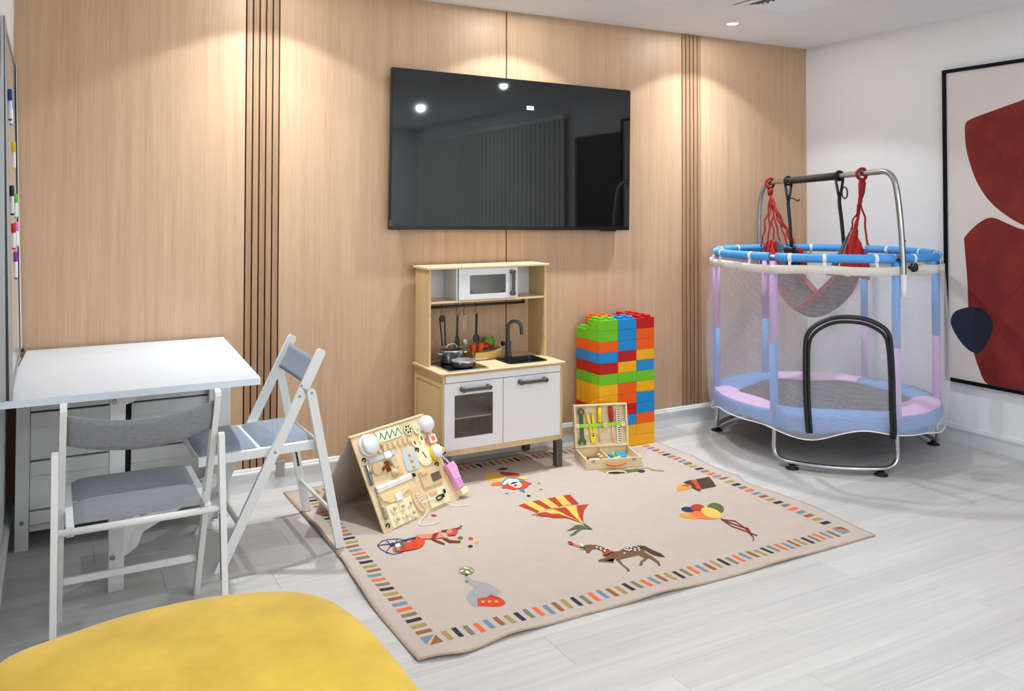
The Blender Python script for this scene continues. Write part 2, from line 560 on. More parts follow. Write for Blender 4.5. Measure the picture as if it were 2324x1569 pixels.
def net_mat(name, cell, cover, rgb):
    """white knitted mesh: see-through holes on a UV laid out in metres"""
    m = bpy.data.materials.new(name); m.use_nodes = True
    nt = m.node_tree; nt.nodes.clear()
    o = nt.nodes.new('ShaderNodeOutputMaterial')
    uv = nt.nodes.new('ShaderNodeUVMap'); uv.uv_map = 'UVMap'
    sp = nt.nodes.new('ShaderNodeSeparateXYZ'); nt.links.new(uv.outputs[0], sp.inputs[0])
    def wave(a, b):
        m1 = nt.nodes.new('ShaderNodeMath'); m1.operation = 'MULTIPLY'; m1.inputs[1].default_value = a
        m2 = nt.nodes.new('ShaderNodeMath'); m2.operation = 'MULTIPLY_ADD'; m2.inputs[1].default_value = b
        nt.links.new(sp.outputs[0], m1.inputs[0]); nt.links.new(sp.outputs[1], m2.inputs[0]); nt.links.new(m1.outputs[0], m2.inputs[2])
        c = nt.nodes.new('ShaderNodeMath'); c.operation = 'COSINE'; nt.links.new(m2.outputs[0], c.inputs[0])
        return c.outputs[0]
    k = 2 * math.pi / cell
    a, b = wave(k, k * 0.577), wave(k, -k * 0.577)
    c = wave(0.0, k * 1.155)
    s1 = nt.nodes.new('ShaderNodeMath'); nt.links.new(a, s1.inputs[0]); nt.links.new(b, s1.inputs[1])
    s2 = nt.nodes.new('ShaderNodeMath'); nt.links.new(s1.outputs[0], s2.inputs[0]); nt.links.new(c, s2.inputs[1])
    th = nt.nodes.new('ShaderNodeMath'); th.operation = 'LESS_THAN'; th.inputs[1].default_value = cover
    nt.links.new(s2.outputs[0], th.inputs[0])
    tr = nt.nodes.new('ShaderNodeBsdfTransparent')
    df = nt.nodes.new('ShaderNodeBsdfDiffuse'); df.inputs[0].default_value = lin(rgb)
    tl = nt.nodes.new('ShaderNodeBsdfTranslucent'); tl.inputs[0].default_value = lin(rgb)
    md = nt.nodes.new('ShaderNodeMixShader'); md.inputs[0].default_value = 0.35
    nt.links.new(df.outputs[0], md.inputs[1]); nt.links.new(tl.outputs[0], md.inputs[2])
    mx = nt.nodes.new('ShaderNodeMixShader')
    nt.links.new(th.outputs[0], mx.inputs[0]); nt.links.new(tr.outputs[0], mx.inputs[1]); nt.links.new(md.outputs[0], mx.inputs[2])
    nt.links.new(mx.outputs[0], o.inputs['Surface'])
    MATS[name] = m
    return m
net_mat('net', 0.0064, -0.68, (238, 236, 242))

def speckle_mat(name, rgb, rgb2, speck):
    m = bpy.data.materials.new(name); m.use_nodes = True
    nt = m.node_tree; b = nt.nodes['Principled BSDF']; b.inputs['Roughness'].default_value = 0.7
    tc = nt.nodes.new('ShaderNodeTexCoord')
    n = nt.nodes.new('ShaderNodeTexNoise'); n.inputs['Scale'].default_value = 7; n.inputs['Detail'].default_value = 8
    nt.links.new(tc.outputs['Object'], n.inputs['Vector'])
    rp = nt.nodes.new('ShaderNodeValToRGB'); rp.color_ramp.elements[0].color = lin(rgb); rp.color_ramp.elements[1].color = lin(rgb2)
    rp.color_ramp.elements[0].position = 0.35; rp.color_ramp.elements[1].position = 0.7
    nt.links.new(n.outputs['Fac'], rp.inputs[0])
    v = nt.nodes.new('ShaderNodeTexVoronoi'); v.inputs['Scale'].default_value = 26
    nt.links.new(tc.outputs['Object'], v.inputs['Vector'])
    lt = nt.nodes.new('ShaderNodeMath'); lt.operation = 'LESS_THAN'; lt.inputs[1].default_value = 0.055
    nt.links.new(v.outputs['Distance'], lt.inputs[0])
    mx = nt.nodes.new('ShaderNodeMix'); mx.data_type = 'RGBA'
    nt.links.new(lt.outputs[0], mx.inputs[0]); nt.links.new(rp.outputs[0], mx.inputs[6]); mx.inputs[7].default_value = lin(speck)
    nt.links.new(mx.outputs[2], b.inputs['Base Color'])
    MATS[name] = m
    return m
speckle_mat('art_red', (112, 24, 20), (134, 34, 25), (196, 104, 72))
# ------------------------------------------------------------------ the room
fl = struct('floor', MB().box(ROOM_X0 - .1, ROOM_X1 + .1, ROOM_Y0 - .1, 0.1, -0.06, -0.0035), 'floor_gap')
PW, PL, GAP = 0.19, 1.26, 0.0008
plank_cache = {}
def plank(x0, x1, yc):
    L = round(x1 - x0, 4)
    if L not in plank_cache:
        plank_cache[L] = MB().box(-L / 2 + GAP / 2, L / 2 - GAP / 2, -PW / 2 + GAP / 2, PW / 2 - GAP / 2, -0.0035, 0.0, 0.0005).mesh('plank')
        plank_cache[L].materials.append(MATS['floor_oak'])
    o = bpy.data.objects.new('plank', plank_cache[L])
    col.objects.link(o); o.parent = fl
    o.location = ((x0 + x1) / 2, yc, 0)
y = 0.0
row = 0
offs = [0.0, 0.47, 0.94, 0.22, 0.72, 0.35, 1.1, 0.6]
while y > ROOM_Y0 - 0.02:
    x = ROOM_X0 - offs[row % 8]
    while x < ROOM_X1:
        a, b = max(x, ROOM_X0), min(x + PL, ROOM_X1)
        if b - a > 0.02:
            plank(a, b, y - PW / 2)
        x += PL
    y -= PW; row += 1

# back wall: backing, timber panels, two groups of slats
wb = struct('wall_back', MB().box(ROOM_X0 - .1, ROOM_X1 + .1, 0.012, 0.12, -0.05, CEIL + .05), 'black_gap')
for (a, b) in ((ROOM_X0, 0.8455), (1.0155, 2.3125), (2.3195, 3.6165), (3.7805, ROOM_X1)):
    part(wb, 'panel', MB().box(a, b, 0.0, 0.0125, 0.0, CEIL, 0.0006), 'wall_oak')
sl = None
for g0 in (0.8485, 3.6185):
    for k in range(5):
        if sl is None:
            me = MB().box(0.0, 0.0262, -0.001, 0.0125, 0.0, CEIL, 0.001).mesh('slat')
            sl = link_mesh('slat', me, 'slat_oak', wb)
            s_o = sl
        else:
            s_o = sl.copy(); col.objects.link(s_o); s_o.parent = wb
        s_o.location = (g0 + 0.0036 + k * 0.0326, 0, 0)
part(wb, 'power_plate', MB().box(1.004, 1.047, -0.0235, -0.019, 0.055, 0.135, 0.001), 'aluminium', label='small grey metal plate over the skirting')

wl = struct('wall_left', MB().box(ROOM_X0 - .1, ROOM_X0, ROOM_Y0 - .1, 0.012, -0.05, CEIL + .05), 'wall_paint')
wr = struct('wall_right', MB().box(ROOM_X1, ROOM_X1 + .1, -2.15, 0.012, -0.05, CEIL + .05).box(ROOM_X1, ROOM_X1 + .1, -3.2, -2.15, 2.12, CEIL + .05).box(ROOM_X1, ROOM_X1 + .1, ROOM_Y0 - .1, -3.2, -0.05, CEIL + .05), 'wall_paint')
wf = struct('wall_front', MB().box(ROOM_X0 - .1, ROOM_X1 + .1, ROOM_Y0 - .1, ROOM_Y0, -0.05, CEIL + .05), 'wall_paint')
ceil = struct('ceiling', MB().box(ROOM_X0 - .1, ROOM_X1 + .1, ROOM_Y0 - .1, 0.1, CEIL, CEIL + .1), 'ceiling_paint')

# dark door in the right wall and the blind-covered window beyond (seen in the television)
mat('door_dark', (46, 40, 37), 0.5, var=0.1, scale=30, stretch=(1, 1, 0.08))
d1 = struct('door_1', MB().box(ROOM_X1 + .03, ROOM_X1 + .07, -3.19, -2.16, 0.0, 2.115, 0.002), 'door_dark')
part(d1, 'handle', MB().tube([(ROOM_X1 + .03, -3.08, 1.0), (ROOM_X1 - .02, -3.08, 1.0), (ROOM_X1 - .02, -2.96, 1.0)], 0.009), 'steel')
w1 = struct('window_1', MB().box(ROOM_X1 - .012, ROOM_X1, ROOM_Y0 + .1, -3.3, 0.02, 2.36, 0.002), 'skirting')
mat('blind_fabric', (226, 226, 224), 0.8, var=0.03, scale=60)
bl = None
k = 0
yy = -3.36
while yy > ROOM_Y0 + 0.15:
    if bl is None:
        t = MB().box(-0.002, 0.002, -0.0465, 0.0465, 0.03, 2.32)
        bl = link_mesh('blind_slat', t.mesh('blind_slat'), 'blind_fabric', w1); b_o = bl
    else:
        b_o = bl.copy(); col.objects.link(b_o); b_o.parent = w1
    b_o.location = (ROOM_X1 - 0.05, yy, 0); b_o.rotation_euler = (0, 0, R(5))
    yy -= 0.1
    k += 1
part(w1, 'head_rail', MB().box(ROOM_X1 - .075, ROOM_X1 - .013, ROOM_Y0 + .1, -3.3, 2.32, 2.37, 0.003), 'skirting')

# skirting boards with a moulded top
PROF = [(0.0, 0.0), (0.014, 0.0), (0.014, 0.072), (0.0165, 0.075), (0.0165, 0.079), (0.0195, 0.083), (0.021, 0.089), (0.0195, 0.096), (0.014, 0.1), (0.014, 0.104), (0.010, 0.110), (0.0, 0.1125)]
def skirting(name, a, b, nrm):
    a, b, nrm = Vector(a), Vector(b), Vector(nrm)
    mb = MB()
    A = [mb.bm.verts.new(a + nrm * p[0] + Vector((0, 0, p[1]))) for p in PROF]
    B = [mb.bm.verts.new(b + nrm * p[0] + Vector((0, 0, p[1]))) for p in PROF]
    for i in range(len(PROF) - 1):
        mb.bm.faces.new((A[i], B[i], B[i + 1], A[i + 1]))
    mb.bm.faces.new(A); mb.bm.faces.new(B[::-1])
    return struct(name, mb, 'skirting')
skirting('baseboard_back', (ROOM_X0, -0.0005, 0.0005), (ROOM_X1, -0.0005, 0.0005), (0, -1, 0))
skirting('baseboard_right', (ROOM_X1 - 0.0005, 0, 0.0005), (ROOM_X1 - 0.0005, -2.14, 0.0005), (-1, 0, 0))
skirting('baseboard_left', (ROOM_X0 + 0.0005, 0, 0.0005), (ROOM_X0 + 0.0005, ROOM_Y0, 0.0005), (1, 0, 0))

# ------------------------------------------------------------------ ceiling fittings
mat('lamp_lens', (255, 252, 246), 0.4, emit=(255, 250, 240), estr=26.0)
MATS['lamp_lens'].cycles.emission_sampling = 'NONE'
NAMES_X = ('left', 'middle', 'right')
lens_me = None
def downlight(x, y, watts, label):
    global lens_me, ring_me
    t = Thing('downlight', label, 'light', (x, y, CEIL - 0.006), 0, 'recessed ceiling downlights')
    if lens_me is None:
        ring = MB().lathe([(0.036, 0.0035), (0.037, 0.0), (0.05, 0.001), (0.052, 0.006)], n=28, caps=False)
        ring_me = part(t, 'trim_ring', ring, 'white_plastic')
        lens_me = part(t, 'lens', MB().lathe([(0.0001, 0.0022), (0.0365, 0.0022), (0.0365, 0.004)], n=28, caps=False), 'lamp_lens')
    else:
        copy_part(ring_me, t.o); copy_part(lens_me, t.o)
    L = bpy.data.lights.new('downlight_beam', 'POINT')
    L.energy = watts
    L.shadow_soft_size = 0.032
    L.color = LAMP_TINT
    L.use_nodes = True
    nt = L.node_tree
    em = nt.nodes['Emission']
    tc = nt.nodes.new('ShaderNodeTexCoord')
    sp = nt.nodes.new('ShaderNodeSeparateXYZ')
    nt.links.new(tc.outputs['Normal'], sp.inputs[0])
    ng = nt.nodes.new('ShaderNodeMath'); ng.operation = 'MULTIPLY'; ng.inputs[1].default_value = -1.0
    nt.links.new(sp.outputs[2], ng.inputs[0])
    ac = nt.nodes.new('ShaderNodeMath'); ac.operation = 'ARCCOSINE'
    nt.links.new(ng.outputs[0], ac.inputs[0])
    dv = nt.nodes.new('ShaderNodeMath'); dv.operation = 'DIVIDE'; dv.inputs[1].default_value = math.pi / 2; dv.use_clamp = True
    nt.links.new(ac.outputs[0], dv.inputs[0])
    rp = nt.nodes.new('ShaderNodeValToRGB')
    el = rp.color_ramp.elements
    prof = LAMP_PROFILE if y > -1 else LAMP_PROFILE_WIDE
    while len(el) < len(prof): el.new(0.5)
    for e_, (deg, val) in zip(el, prof):
        e_.position = deg / 90.0; e_.color = (val, val, val, 1)
    nt.links.new(dv.outputs[0], rp.inputs[0])
    nt.links.new(rp.outputs[0], em.inputs['Strength'])
    lo = bpy.data.objects.new('beam', L)
    col.objects.link(lo); lo.parent = t.o
    lo.location = (0, 0, -0.004)
rown = ('in the row by the timber wall', 'in the second row from the timber wall', 'in the third row from the timber wall', 'in the row furthest from the timber wall')
for j, (ly, w) in enumerate(LIGHT_ROWS):
    for i, lx in enumerate(LIGHT_X):
        lab = 'round recessed downlight %s, %s one' % (rown[j], NAMES_X[i])
        if j == 0:
            lab = ('round recessed downlight above the left slat strip, over the white table', 'round recessed downlight above the television',
                   'glowing round recessed downlight on the ceiling above the right slat strip')[i]
        downlight(lx, ly, w, lab)

vx0, vx1, vy0, vy1 = 3.352, 3.819, -1.22, -0.752
vt = Thing('ceiling_vent', 'white square ceiling air vent with stepped frames and dark slots', 'air vent', ((vx0 + vx1) / 2, (vy0 + vy1) / 2, CEIL - 0.012))
h = (vx1 - vx0) / 2
part(vt, 'backing', MB().box(-h + .03, h - .03, -h + .03, h - .03, 0.0108, 0.0118), 'black_gap')
steps = [(h, 0.04, 0.003, 0.006), (h - .040, 0.024, 0.0095, 0.0005), (h - .062, 0.024, 0.0095, 0.0005), (h - .084, 0.022, 0.0095, 0.0005)]
for (r_, w_, z0, z1) in steps:
    mb = MB()
    for q in range(4):
        Mq = Matrix.Rotation(q * math.pi / 2, 4, 'Z')
        t = bmesh.new()
        P = [(-r_, -r_, z1), (r_, -r_, z1), (r_ - w_, -r_ + w_, z0), (-r_ + w_, -r_ + w_, z0)]
        lo = [t.verts.new((p[0], p[1], p[2])) for p in P]; hi = [t.verts.new((p[0], p[1], p[2] + 0.0015)) for p in P]
        t.faces.new(lo); t.faces.new(hi[::-1])
        for i in range(4): t.faces.new((lo[i], hi[i], hi[(i + 1) % 4], lo[(i + 1) % 4]))
        mb.merge(t, Mq)
    part(vt, 'frame', mb, 'ceiling_paint')
for k in range(6):
    yk = -0.105 + k * 0.042
    part(vt, 'louvre', MB().bar((-0.125, yk, 0.004), (0.125, yk, 0.004), 0.02, 0.0025, up=(0, 0.5, 1)), 'ceiling_paint')

hx, hy = 4.546, -1.316
ht = Thing('access_hatch', 'flush white access hatch panel on the ceiling near the right wall', 'hatch', (hx - 0.3, hy - 0.3, CEIL - 0.004))
part(ht, 'panel', MB().box(-0.297, 0.297, -0.297, 0.297, 0.0005, 0.0038, 0.001), 'ceiling_paint')
mb = MB()
for q in range(4):
    mb.merge(MB().box(-0.306, 0.306, -0.306, -0.299, -0.0012, 0.0038, 0.0008).bm, Matrix.Rotation(q * math.pi / 2, 4, 'Z'))
part(ht, 'frame', mb, 'ceiling_paint')
# ------------------------------------------------------------------ television
tv = Thing('television', 'large black flat screen television mounted on the timber wall', 'television', (2.366, -0.055, 1.703))
tv.o.rotation_euler = (0, R(0.8), 0)
tvw, tvh = 1.566, 0.866
part(tv, 'housing', MB().box(-tvw / 2, tvw / 2, -0.014, 0.016, -tvh / 2, tvh / 2, 0.003), 'screen_bezel')
part(tv, 'screen', MB().box(-tvw / 2 + .006, tvw / 2 - .006, -0.0165, -0.0141, -tvh / 2 + .022, tvh / 2 - .006), 'screen_glass')
part(tv, 'back_cover', MB().box(-0.55, 0.55, 0.0162, 0.04, -0.34, 0.25, 0.008), 'black_plastic')
part(tv, 'wall_bracket', MB().box(-0.2, 0.2, 0.0402, 0.0535, -0.2, 0.2, 0.002), 'dark_metal')
stk = part(tv, 'sticker', MB().box(0.04, 0.088, -0.0172, -0.0166, 0.262, 0.284), 'tie_white', label='small white sticker on the black screen')
part(stk, 'sticker_text', MB().box(0.046, 0.082, -0.0176, -0.01725, 0.27, 0.277), 'print_stone')
part(tv, 'red_label', MB().box(-tvw / 2 - .0005, -tvw / 2 + .007, -0.019, -0.0172, -tvh / 2 + .02, -tvh / 2 + .05), 'cloth_red', label='little red tag at the lower left corner')
part(tv, 'sensor', MB().box(tvw / 2 - .21, tvw / 2 - .1, -0.012, 0.002, -tvh / 2 - .007, -tvh / 2 + .001, .001), 'black_plastic')

# ------------------------------------------------------------------ framed picture on the right wall
PX = ROOM_X1
pt = Thing('framed_picture', 'tall abstract painting of two dark red shapes in a thin black frame', 'picture', (PX - 0.001, -1.71, 0.366))
pw, ph = 1.27, 1.866     # width along y, height
def lw(mb): return mb
def pbox(y0, y1, z0, z1, x0, x1, b=0.0):
    return MB().box(-x1, -x0, y0, y1, z0, z1, b)
part(pt, 'canvas', pbox(-pw / 2 + .01, pw / 2 - .01, .01, ph - .01, 0.004, 0.018), 'art_paper')
for (y0, y1, z0, z1) in ((-pw / 2, pw / 2, 0, .02), (-pw / 2, pw / 2, ph - .02, ph), (-pw / 2, -pw / 2 + .02, .02, ph - .02), (pw / 2 - .02, pw / 2, .02, ph - .02)):
    part(pt, 'frame_rail', pbox(y0, y1, z0, z1, 0.0, 0.032, 0.0015), 'frame_black')
# painted shapes: (y, z) in the picture plane, measured on the canvas
ART_U = [(-1.567,2.006),(-1.388,1.96),(-1.257,1.925),(-1.218,1.902),(-1.21,1.86),(-1.217,1.756),(-1.242,1.655),(-1.28,1.553),(-1.347,1.449),(-1.44,1.366),(-1.567,1.297),(-1.75,1.26),(-1.98,1.3),(-2.15,1.42),(-2.24,1.62),(-2.2,1.84),(-2.02,2.02),(-1.8,2.07)]
ART_L = [(-1.366,1.345),(-1.28,1.305),(-1.205,1.23),(-1.2,1.19),(-1.216,0.97),(-1.222,0.76),(-1.24,0.6),(-1.28,0.47),(-1.335,0.386),(-1.5,0.387),(-1.75,0.387),(-1.95,0.42),(-2.13,0.6),(-2.2,0.85),(-2.16,1.06),(-2.02,1.2),(-1.8,1.29),(-1.567,1.28),(-1.475,1.305)]
PEB = [(-1.108,0.72),(-1.136,0.78),(-1.205,0.812),(-1.27,0.82),(-1.34,0.79),(-1.367,0.727),(-1.343,0.645),(-1.302,0.577),(-1.25,0.555),(-1.19,0.588),(-1.135,0.655)]
def art(name, pts, m, x0, x1, smooth=True):
    P = [(p[0] + 1.71, p[1] - .366, 0) for p in pts]
    if smooth: P = smoothpts(P, 4, True)
    # keep inside the frame
    lim = pw / 2 - .021
    poly = [(max(-lim, min(lim, p[0])), max(.021, min(ph - .021, p[1]))) for p in P]
    mb = MB().prism(poly, x0, x1, Matrix(((0, 0, -1, 0), (1, 0, 0, 0), (0, 1, 0, 0), (0, 0, 0, 1))))
    return part(pt, name, mb, m)
art('painted_shape', ART_U, 'art_red', 0.0181, 0.0186)
art('painted_shape', ART_L, 'art_red', 0.0181, 0.0187)
art('painted_pebble', PEB, 'navy_ink', 0.0188, 0.0194)
art('painted_pebble_half', [PEB[3], PEB[4], PEB[5], PEB[6], PEB[7], PEB[8], (-1.243, 0.69)], 'navy_ink_dark', 0.01945, 0.0197)
art('painted_line', [(-1.345, .77), (-1.348, .772), (-1.75, 1.21), (-1.747, 1.206)], 'navy_ink_dark', 0.0188, 0.0192, False)

# ------------------------------------------------------------------ glass pinboard leaning on the left wall, standing on the table
TB_Z = 0.772
LEAN = math.atan(0.030)
bt = Thing('pen_board', 'beige glass pen board in an aluminium frame leaning on the left wall', 'board', (-0.1005, -0.02, TB_Z + 0.0005))
bt.o.rotation_euler = (0, -LEAN, 0)
BL_, BH_ = 1.06, 1.255      # length (along -y), height
def bb(y0, y1, z0, z1, x0, x1, b=0.0): return MB().box(x0, x1, y0, y1, z0, z1, b)
part(bt, 'panel', bb(-BL_, -0.045, 0.0, BH_, -0.010, -0.004), 'board_beige')
part(bt, 'bottom_rail', bb(-BL_, -0.03, 0.0005, 0.02, -0.004, 0.0, .0006), 'aluminium')
part(bt, 'top_rail', bb(-BL_, -0.03, BH_ - .016, BH_, -0.004, 0.0, .0006), 'aluminium')
def stile_band(f0, f1, dy):
    """one band of the channel at the far end, between the wall and the leaning face"""
    mb = MB(); rows = []
    for z in (0.001, BH_):
        xo = 0.004; xi = max(xo - 0.036, ROOM_X0 + 0.0015 + 0.1005 + 0.030 * z)
        a_, b_ = xi + (xo - xi) * f0, xi + (xo - xi) * f1
        rows.append([mb.bm.verts.new(p) for p in ((a_, -0.034 - dy, z), (b_, -0.034 - dy, z), (b_, 0.0, z), (a_, 0.0, z))])
    lo_, hi_ = rows
    mb.bm.faces.new(lo_); mb.bm.faces.new(hi_[::-1])
    for i in range(4): mb.bm.faces.new((lo_[i], hi_[i], hi_[(i + 1) % 4], lo_[(i + 1) % 4]))
    return mb
part(bt, 'far_stile', stile_band(0.0, 0.14, .004), 'white_plastic')
part(bt, 'far_stile', stile_band(0.145, 0.44, .0), 'aluminium')
part(bt, 'brush_seal', stile_band(0.445, 0.84, .002), 'brush_seal')
part(bt, 'far_stile', stile_band(0.845, 1.0, .004), 'white_plastic')
part(bt, 'near_stile', bb(-BL_, -BL_ + 0.07, 0.0, BH_, -0.0035, 0.003, .0006), 'aluminium')
def end_cap(f0, f1, dy, m_):
    mb = MB(); rows = []
    for z in (0.001, BH_):
        xo = 0.004; xi = max(xo - 0.05, ROOM_X0 + 0.0015 + 0.1005 + 0.030 * z)
        a_, b_ = xi + (xo - xi) * f0, xi + (xo - xi) * f1
        rows.append([mb.bm.verts.new(p) for p in ((a_, -BL_ - dy, z), (b_, -BL_ - dy, z), (b_, -BL_ - .0003, z), (a_, -BL_ - .0003, z))])
    lo_, hi_ = rows
    mb.bm.faces.new(lo_); mb.bm.faces.new(hi_[::-1])
    for i in range(4): mb.bm.faces.new((lo_[i], hi_[i], hi_[(i + 1) % 4], lo_[(i + 1) % 4]))
    part(bt, 'end_cap', mb, m_)
end_cap(0.0, 0.6, .022, 'aluminium'); end_cap(0.605, 0.78, .018, 'dark_metal'); end_cap(0.785, 1.0, .022, 'aluminium')
part(bt, 'clip', bb(-0.05, -0.02, 0.0, 0.015, 0.0021, 0.012, .001), 'brush_seal')
def on_board(y, z, off):
    """world point on the leaning board"""
    return Vector((-0.1005 - 0.030 * (z - TB_Z) + off, y, z))
def pen(name_c, y, z0, z1, label, cap_top=True, capc=None):
    t = Thing('marker_pen', label, 'pen', on_board(y, z0, 0.0085), 0, 'whiteboard marker pens')
    t.o.rotation_euler = (0, -LEAN, 0)
    L = z1 - z0
    part(t, 'barrel', MB().lathe([(0.0055, 0.0), (0.0065, 0.003), (0.0065, L * .62), (0.006, L * .62)], n=12), 'white_plastic')
    part(t, 'cap', MB().lathe([(0.0072, L * .62), (0.0072, L - .002), (0.006, L)], n=12), 'pen_' + name_c)
    part(t, 'end_plug', MB().lathe([(0.004, -0.006), (0.0055, -0.004), (0.0055, 0.0)], n=12), 'pen_' + name_c)
PENS = (('navy', -0.985, 1.70, 1.80, 'white marker pen with a navy cap, topmost on the pen board'),
        ('sky', -0.905, 1.69, 1.775, 'white marker pen with a sky blue cap on the pen board'),
        ('yellow', -0.72, 1.545, 1.64, 'white marker pen with a yellow cap on the pen board'),
        ('black', -0.985, 1.38, 1.475, 'white marker pen with a black cap on the pen board'),
        ('green', -0.60, 1.365, 1.45, 'white marker pen with a green cap on the pen board'),
        ('red', -0.90, 1.26, 1.345, 'white marker pen with a red cap on the pen board'),
        ('pink', -0.58, 1.255, 1.345, 'white marker pen with a pink cap on the pen board'),
        ('purple', -0.74, 1.145, 1.24, 'white marker pen with a purple cap, lowest on the pen board'))
for p in PENS: pen(*p)
mat('note_paper', (206, 186, 150), 0.8, var=0.12, scale=30)
nb = MB().box(-0.0005, 0.001, -0.06, 0.06, 0, 0.17)
for v in nb.bm.verts: v.co = Matrix.Rotation(-LEAN, 4, 'Y') @ v.co
no = link_mesh('paper_note', nb.mesh('paper_note'), 'note_paper')
no.location = on_board(-0.86, 1.46, -0.0028)
no['label'] = 'tan paper note pinned among the pens on the board'; no['category'] = 'note'

# ------------------------------------------------------------------ gateleg table with drawers
tb = Thing('gateleg_table', 'white gateleg table with drawers standing against the timber wall', 'table', (0.31, -0.3, 0))
def tp(name, mb, m='white_wood', label=None): return part(tb, name, mb, m, world=True, label=label)
top = [(-0.081, -0.022), (0.748, -0.022), (0.693, -1.1), (-0.133, -1.094)]
# hinged leaf and fixed centre leaf
def lerp2(a, b, t): return (a[0] + (b[0] - a[0]) * t, a[1] + (b[1] - a[1]) * t)
tq = 0.245
L1, R1 = lerp2(top[0], top[3], tq), lerp2(top[1], top[2], tq)
tp('tabletop', MB().prism([top[0], top[1], R1, L1], TB_Z - .026, TB_Z, bev=.002), 'table_white')
L1b, R1b = lerp2(top[0], top[3], tq + .0008), lerp2(top[1], top[2], tq + .0008)
tp('leaf', MB().prism([L1b, R1b, top[2], top[3]], TB_Z - .026, TB_Z, bev=.002), 'table_white')
zt = TB_Z - .0265
for (x0, x1) in ((-0.109, -0.059), (0.680, 0.731)):
    for (y0, y1) in ((-0.305, -0.285), (-0.05, -0.03)):
        tp('leg', MB().box(x0, x1, y0, y1, 0.0, zt, .0015))
for (x0, x1) in ((-0.107, -0.089), (0.711, 0.729)):
    tp('side_panel', MB().box(x0, x1, -0.284, -0.051, 0.11, zt, .001))
tp('inner_frame', MB().box(-0.0585, 0.6795, -0.05, -0.04, 0.11, zt), 'white_wood')
tp('centre_gap_strip', MB().box(0.296, 0.322, -0.284, -0.27, 0.1, zt, .001), 'black_gap')  # black strip paints the shade in the gap between the drawer columns
# drawers: a proud top lip over a recessed panel
zs = [0.1, 0.153, 0.357, 0.556, 0.70]
for (x0, x1, side) in ((-0.0575, 0.297, 'l'), (0.321, 0.678, 'r')):
    for k in range(4):
        zt0 = (0.153, 0.356, 0.556, 0.742)[k] - .003
        zb0 = (0.1, 0.156, 0.359, 0.559)[k]
        dr = tp('drawer', MB().box(x0, x1, -0.287, -0.06, zb0, zt0, .001))
        if k in (0, 1, 2):
            part(dr, 'top_lip', MB().box(x0, x1, -0.2985, -0.2872, zt0 - .056 if k else zb0, zt0, .0015), 'white_wood', world=True)
    tp('drawer_gap', MB().box(x0, x1, -0.268, -0.262, 0.1, 0.74), 'black_gap')
tp('plinth_rail', MB().box(-0.0585, 0.6795, -0.262, -0.25, 0.06, 0.1, .001))
# swinging gate that holds up the leaf
gx, gy = 0.229, -0.852
gate = tp('gate_leg', MB().box(gx - .026, gx + .026, gy - .026, gy + .026, 0.0, TB_Z - .0267, .0015))
hx_, hy_ = 0.655, -0.335
dirv = Vector((hx_ - gx, hy_ - gy, 0)).normalized()
side = Vector((-dirv.y, dirv.x, 0))
def along(t, z): return Vector((gx, gy, z)) + dirv * t
Lg = Vector((hx_ - gx, hy_ - gy, 0)).length
def vplate(pts, th):
    """plate standing in the gate's plane; pts (t, z)"""
    M = Matrix((( dirv.x, 0, side.x, gx), (dirv.y, 0, side.y, gy), (0, 1, 0, 0), (0, 0, 0, 1)))
    return MB().prism(pts, -th / 2, th / 2, M)
tp('gate_rail', vplate([(0.027, 0.742), (Lg, 0.742), (Lg, 0.70), (0.17, 0.70), (0.07, 0.667), (0.027, 0.667)], 0.03), label='upper gate rail with a shaped brace')
tp('gate_rail', vplate([(0.027, 0.235), (0.105, 0.235), (0.13, 0.215), (Lg, 0.215), (Lg, 0.16), (0.14, 0.155), (0.105, 0.115), (0.05, 0.108), (0.027, 0.108)], 0.03))
tp('gate_post', MB().box(hx_ - .02, hx_ + .02, hy_ - .0, hy_ + .0345, 0.1, 0.742, .001))
def bolt(p, nrm=(0, -1, 0), r=0.009):
    q = Vector(nrm).to_track_quat('Z', 'Y').to_matrix()
    return MB().lathe([(r, 0), (r, .002), (r * .7, .003), (r * .35, .0015), (0.0001, .0015)], c=p, n=14, M=q)
for p in ((-0.084, -0.3055, 0.115), (0.706, -0.3055, 0.2), (gx - .012, gy - .0265, 0.125), (gx - .012, gy - .0265, 0.69)):
    tp('bolt', bolt(p), 'screw', label='round metal bolt head')

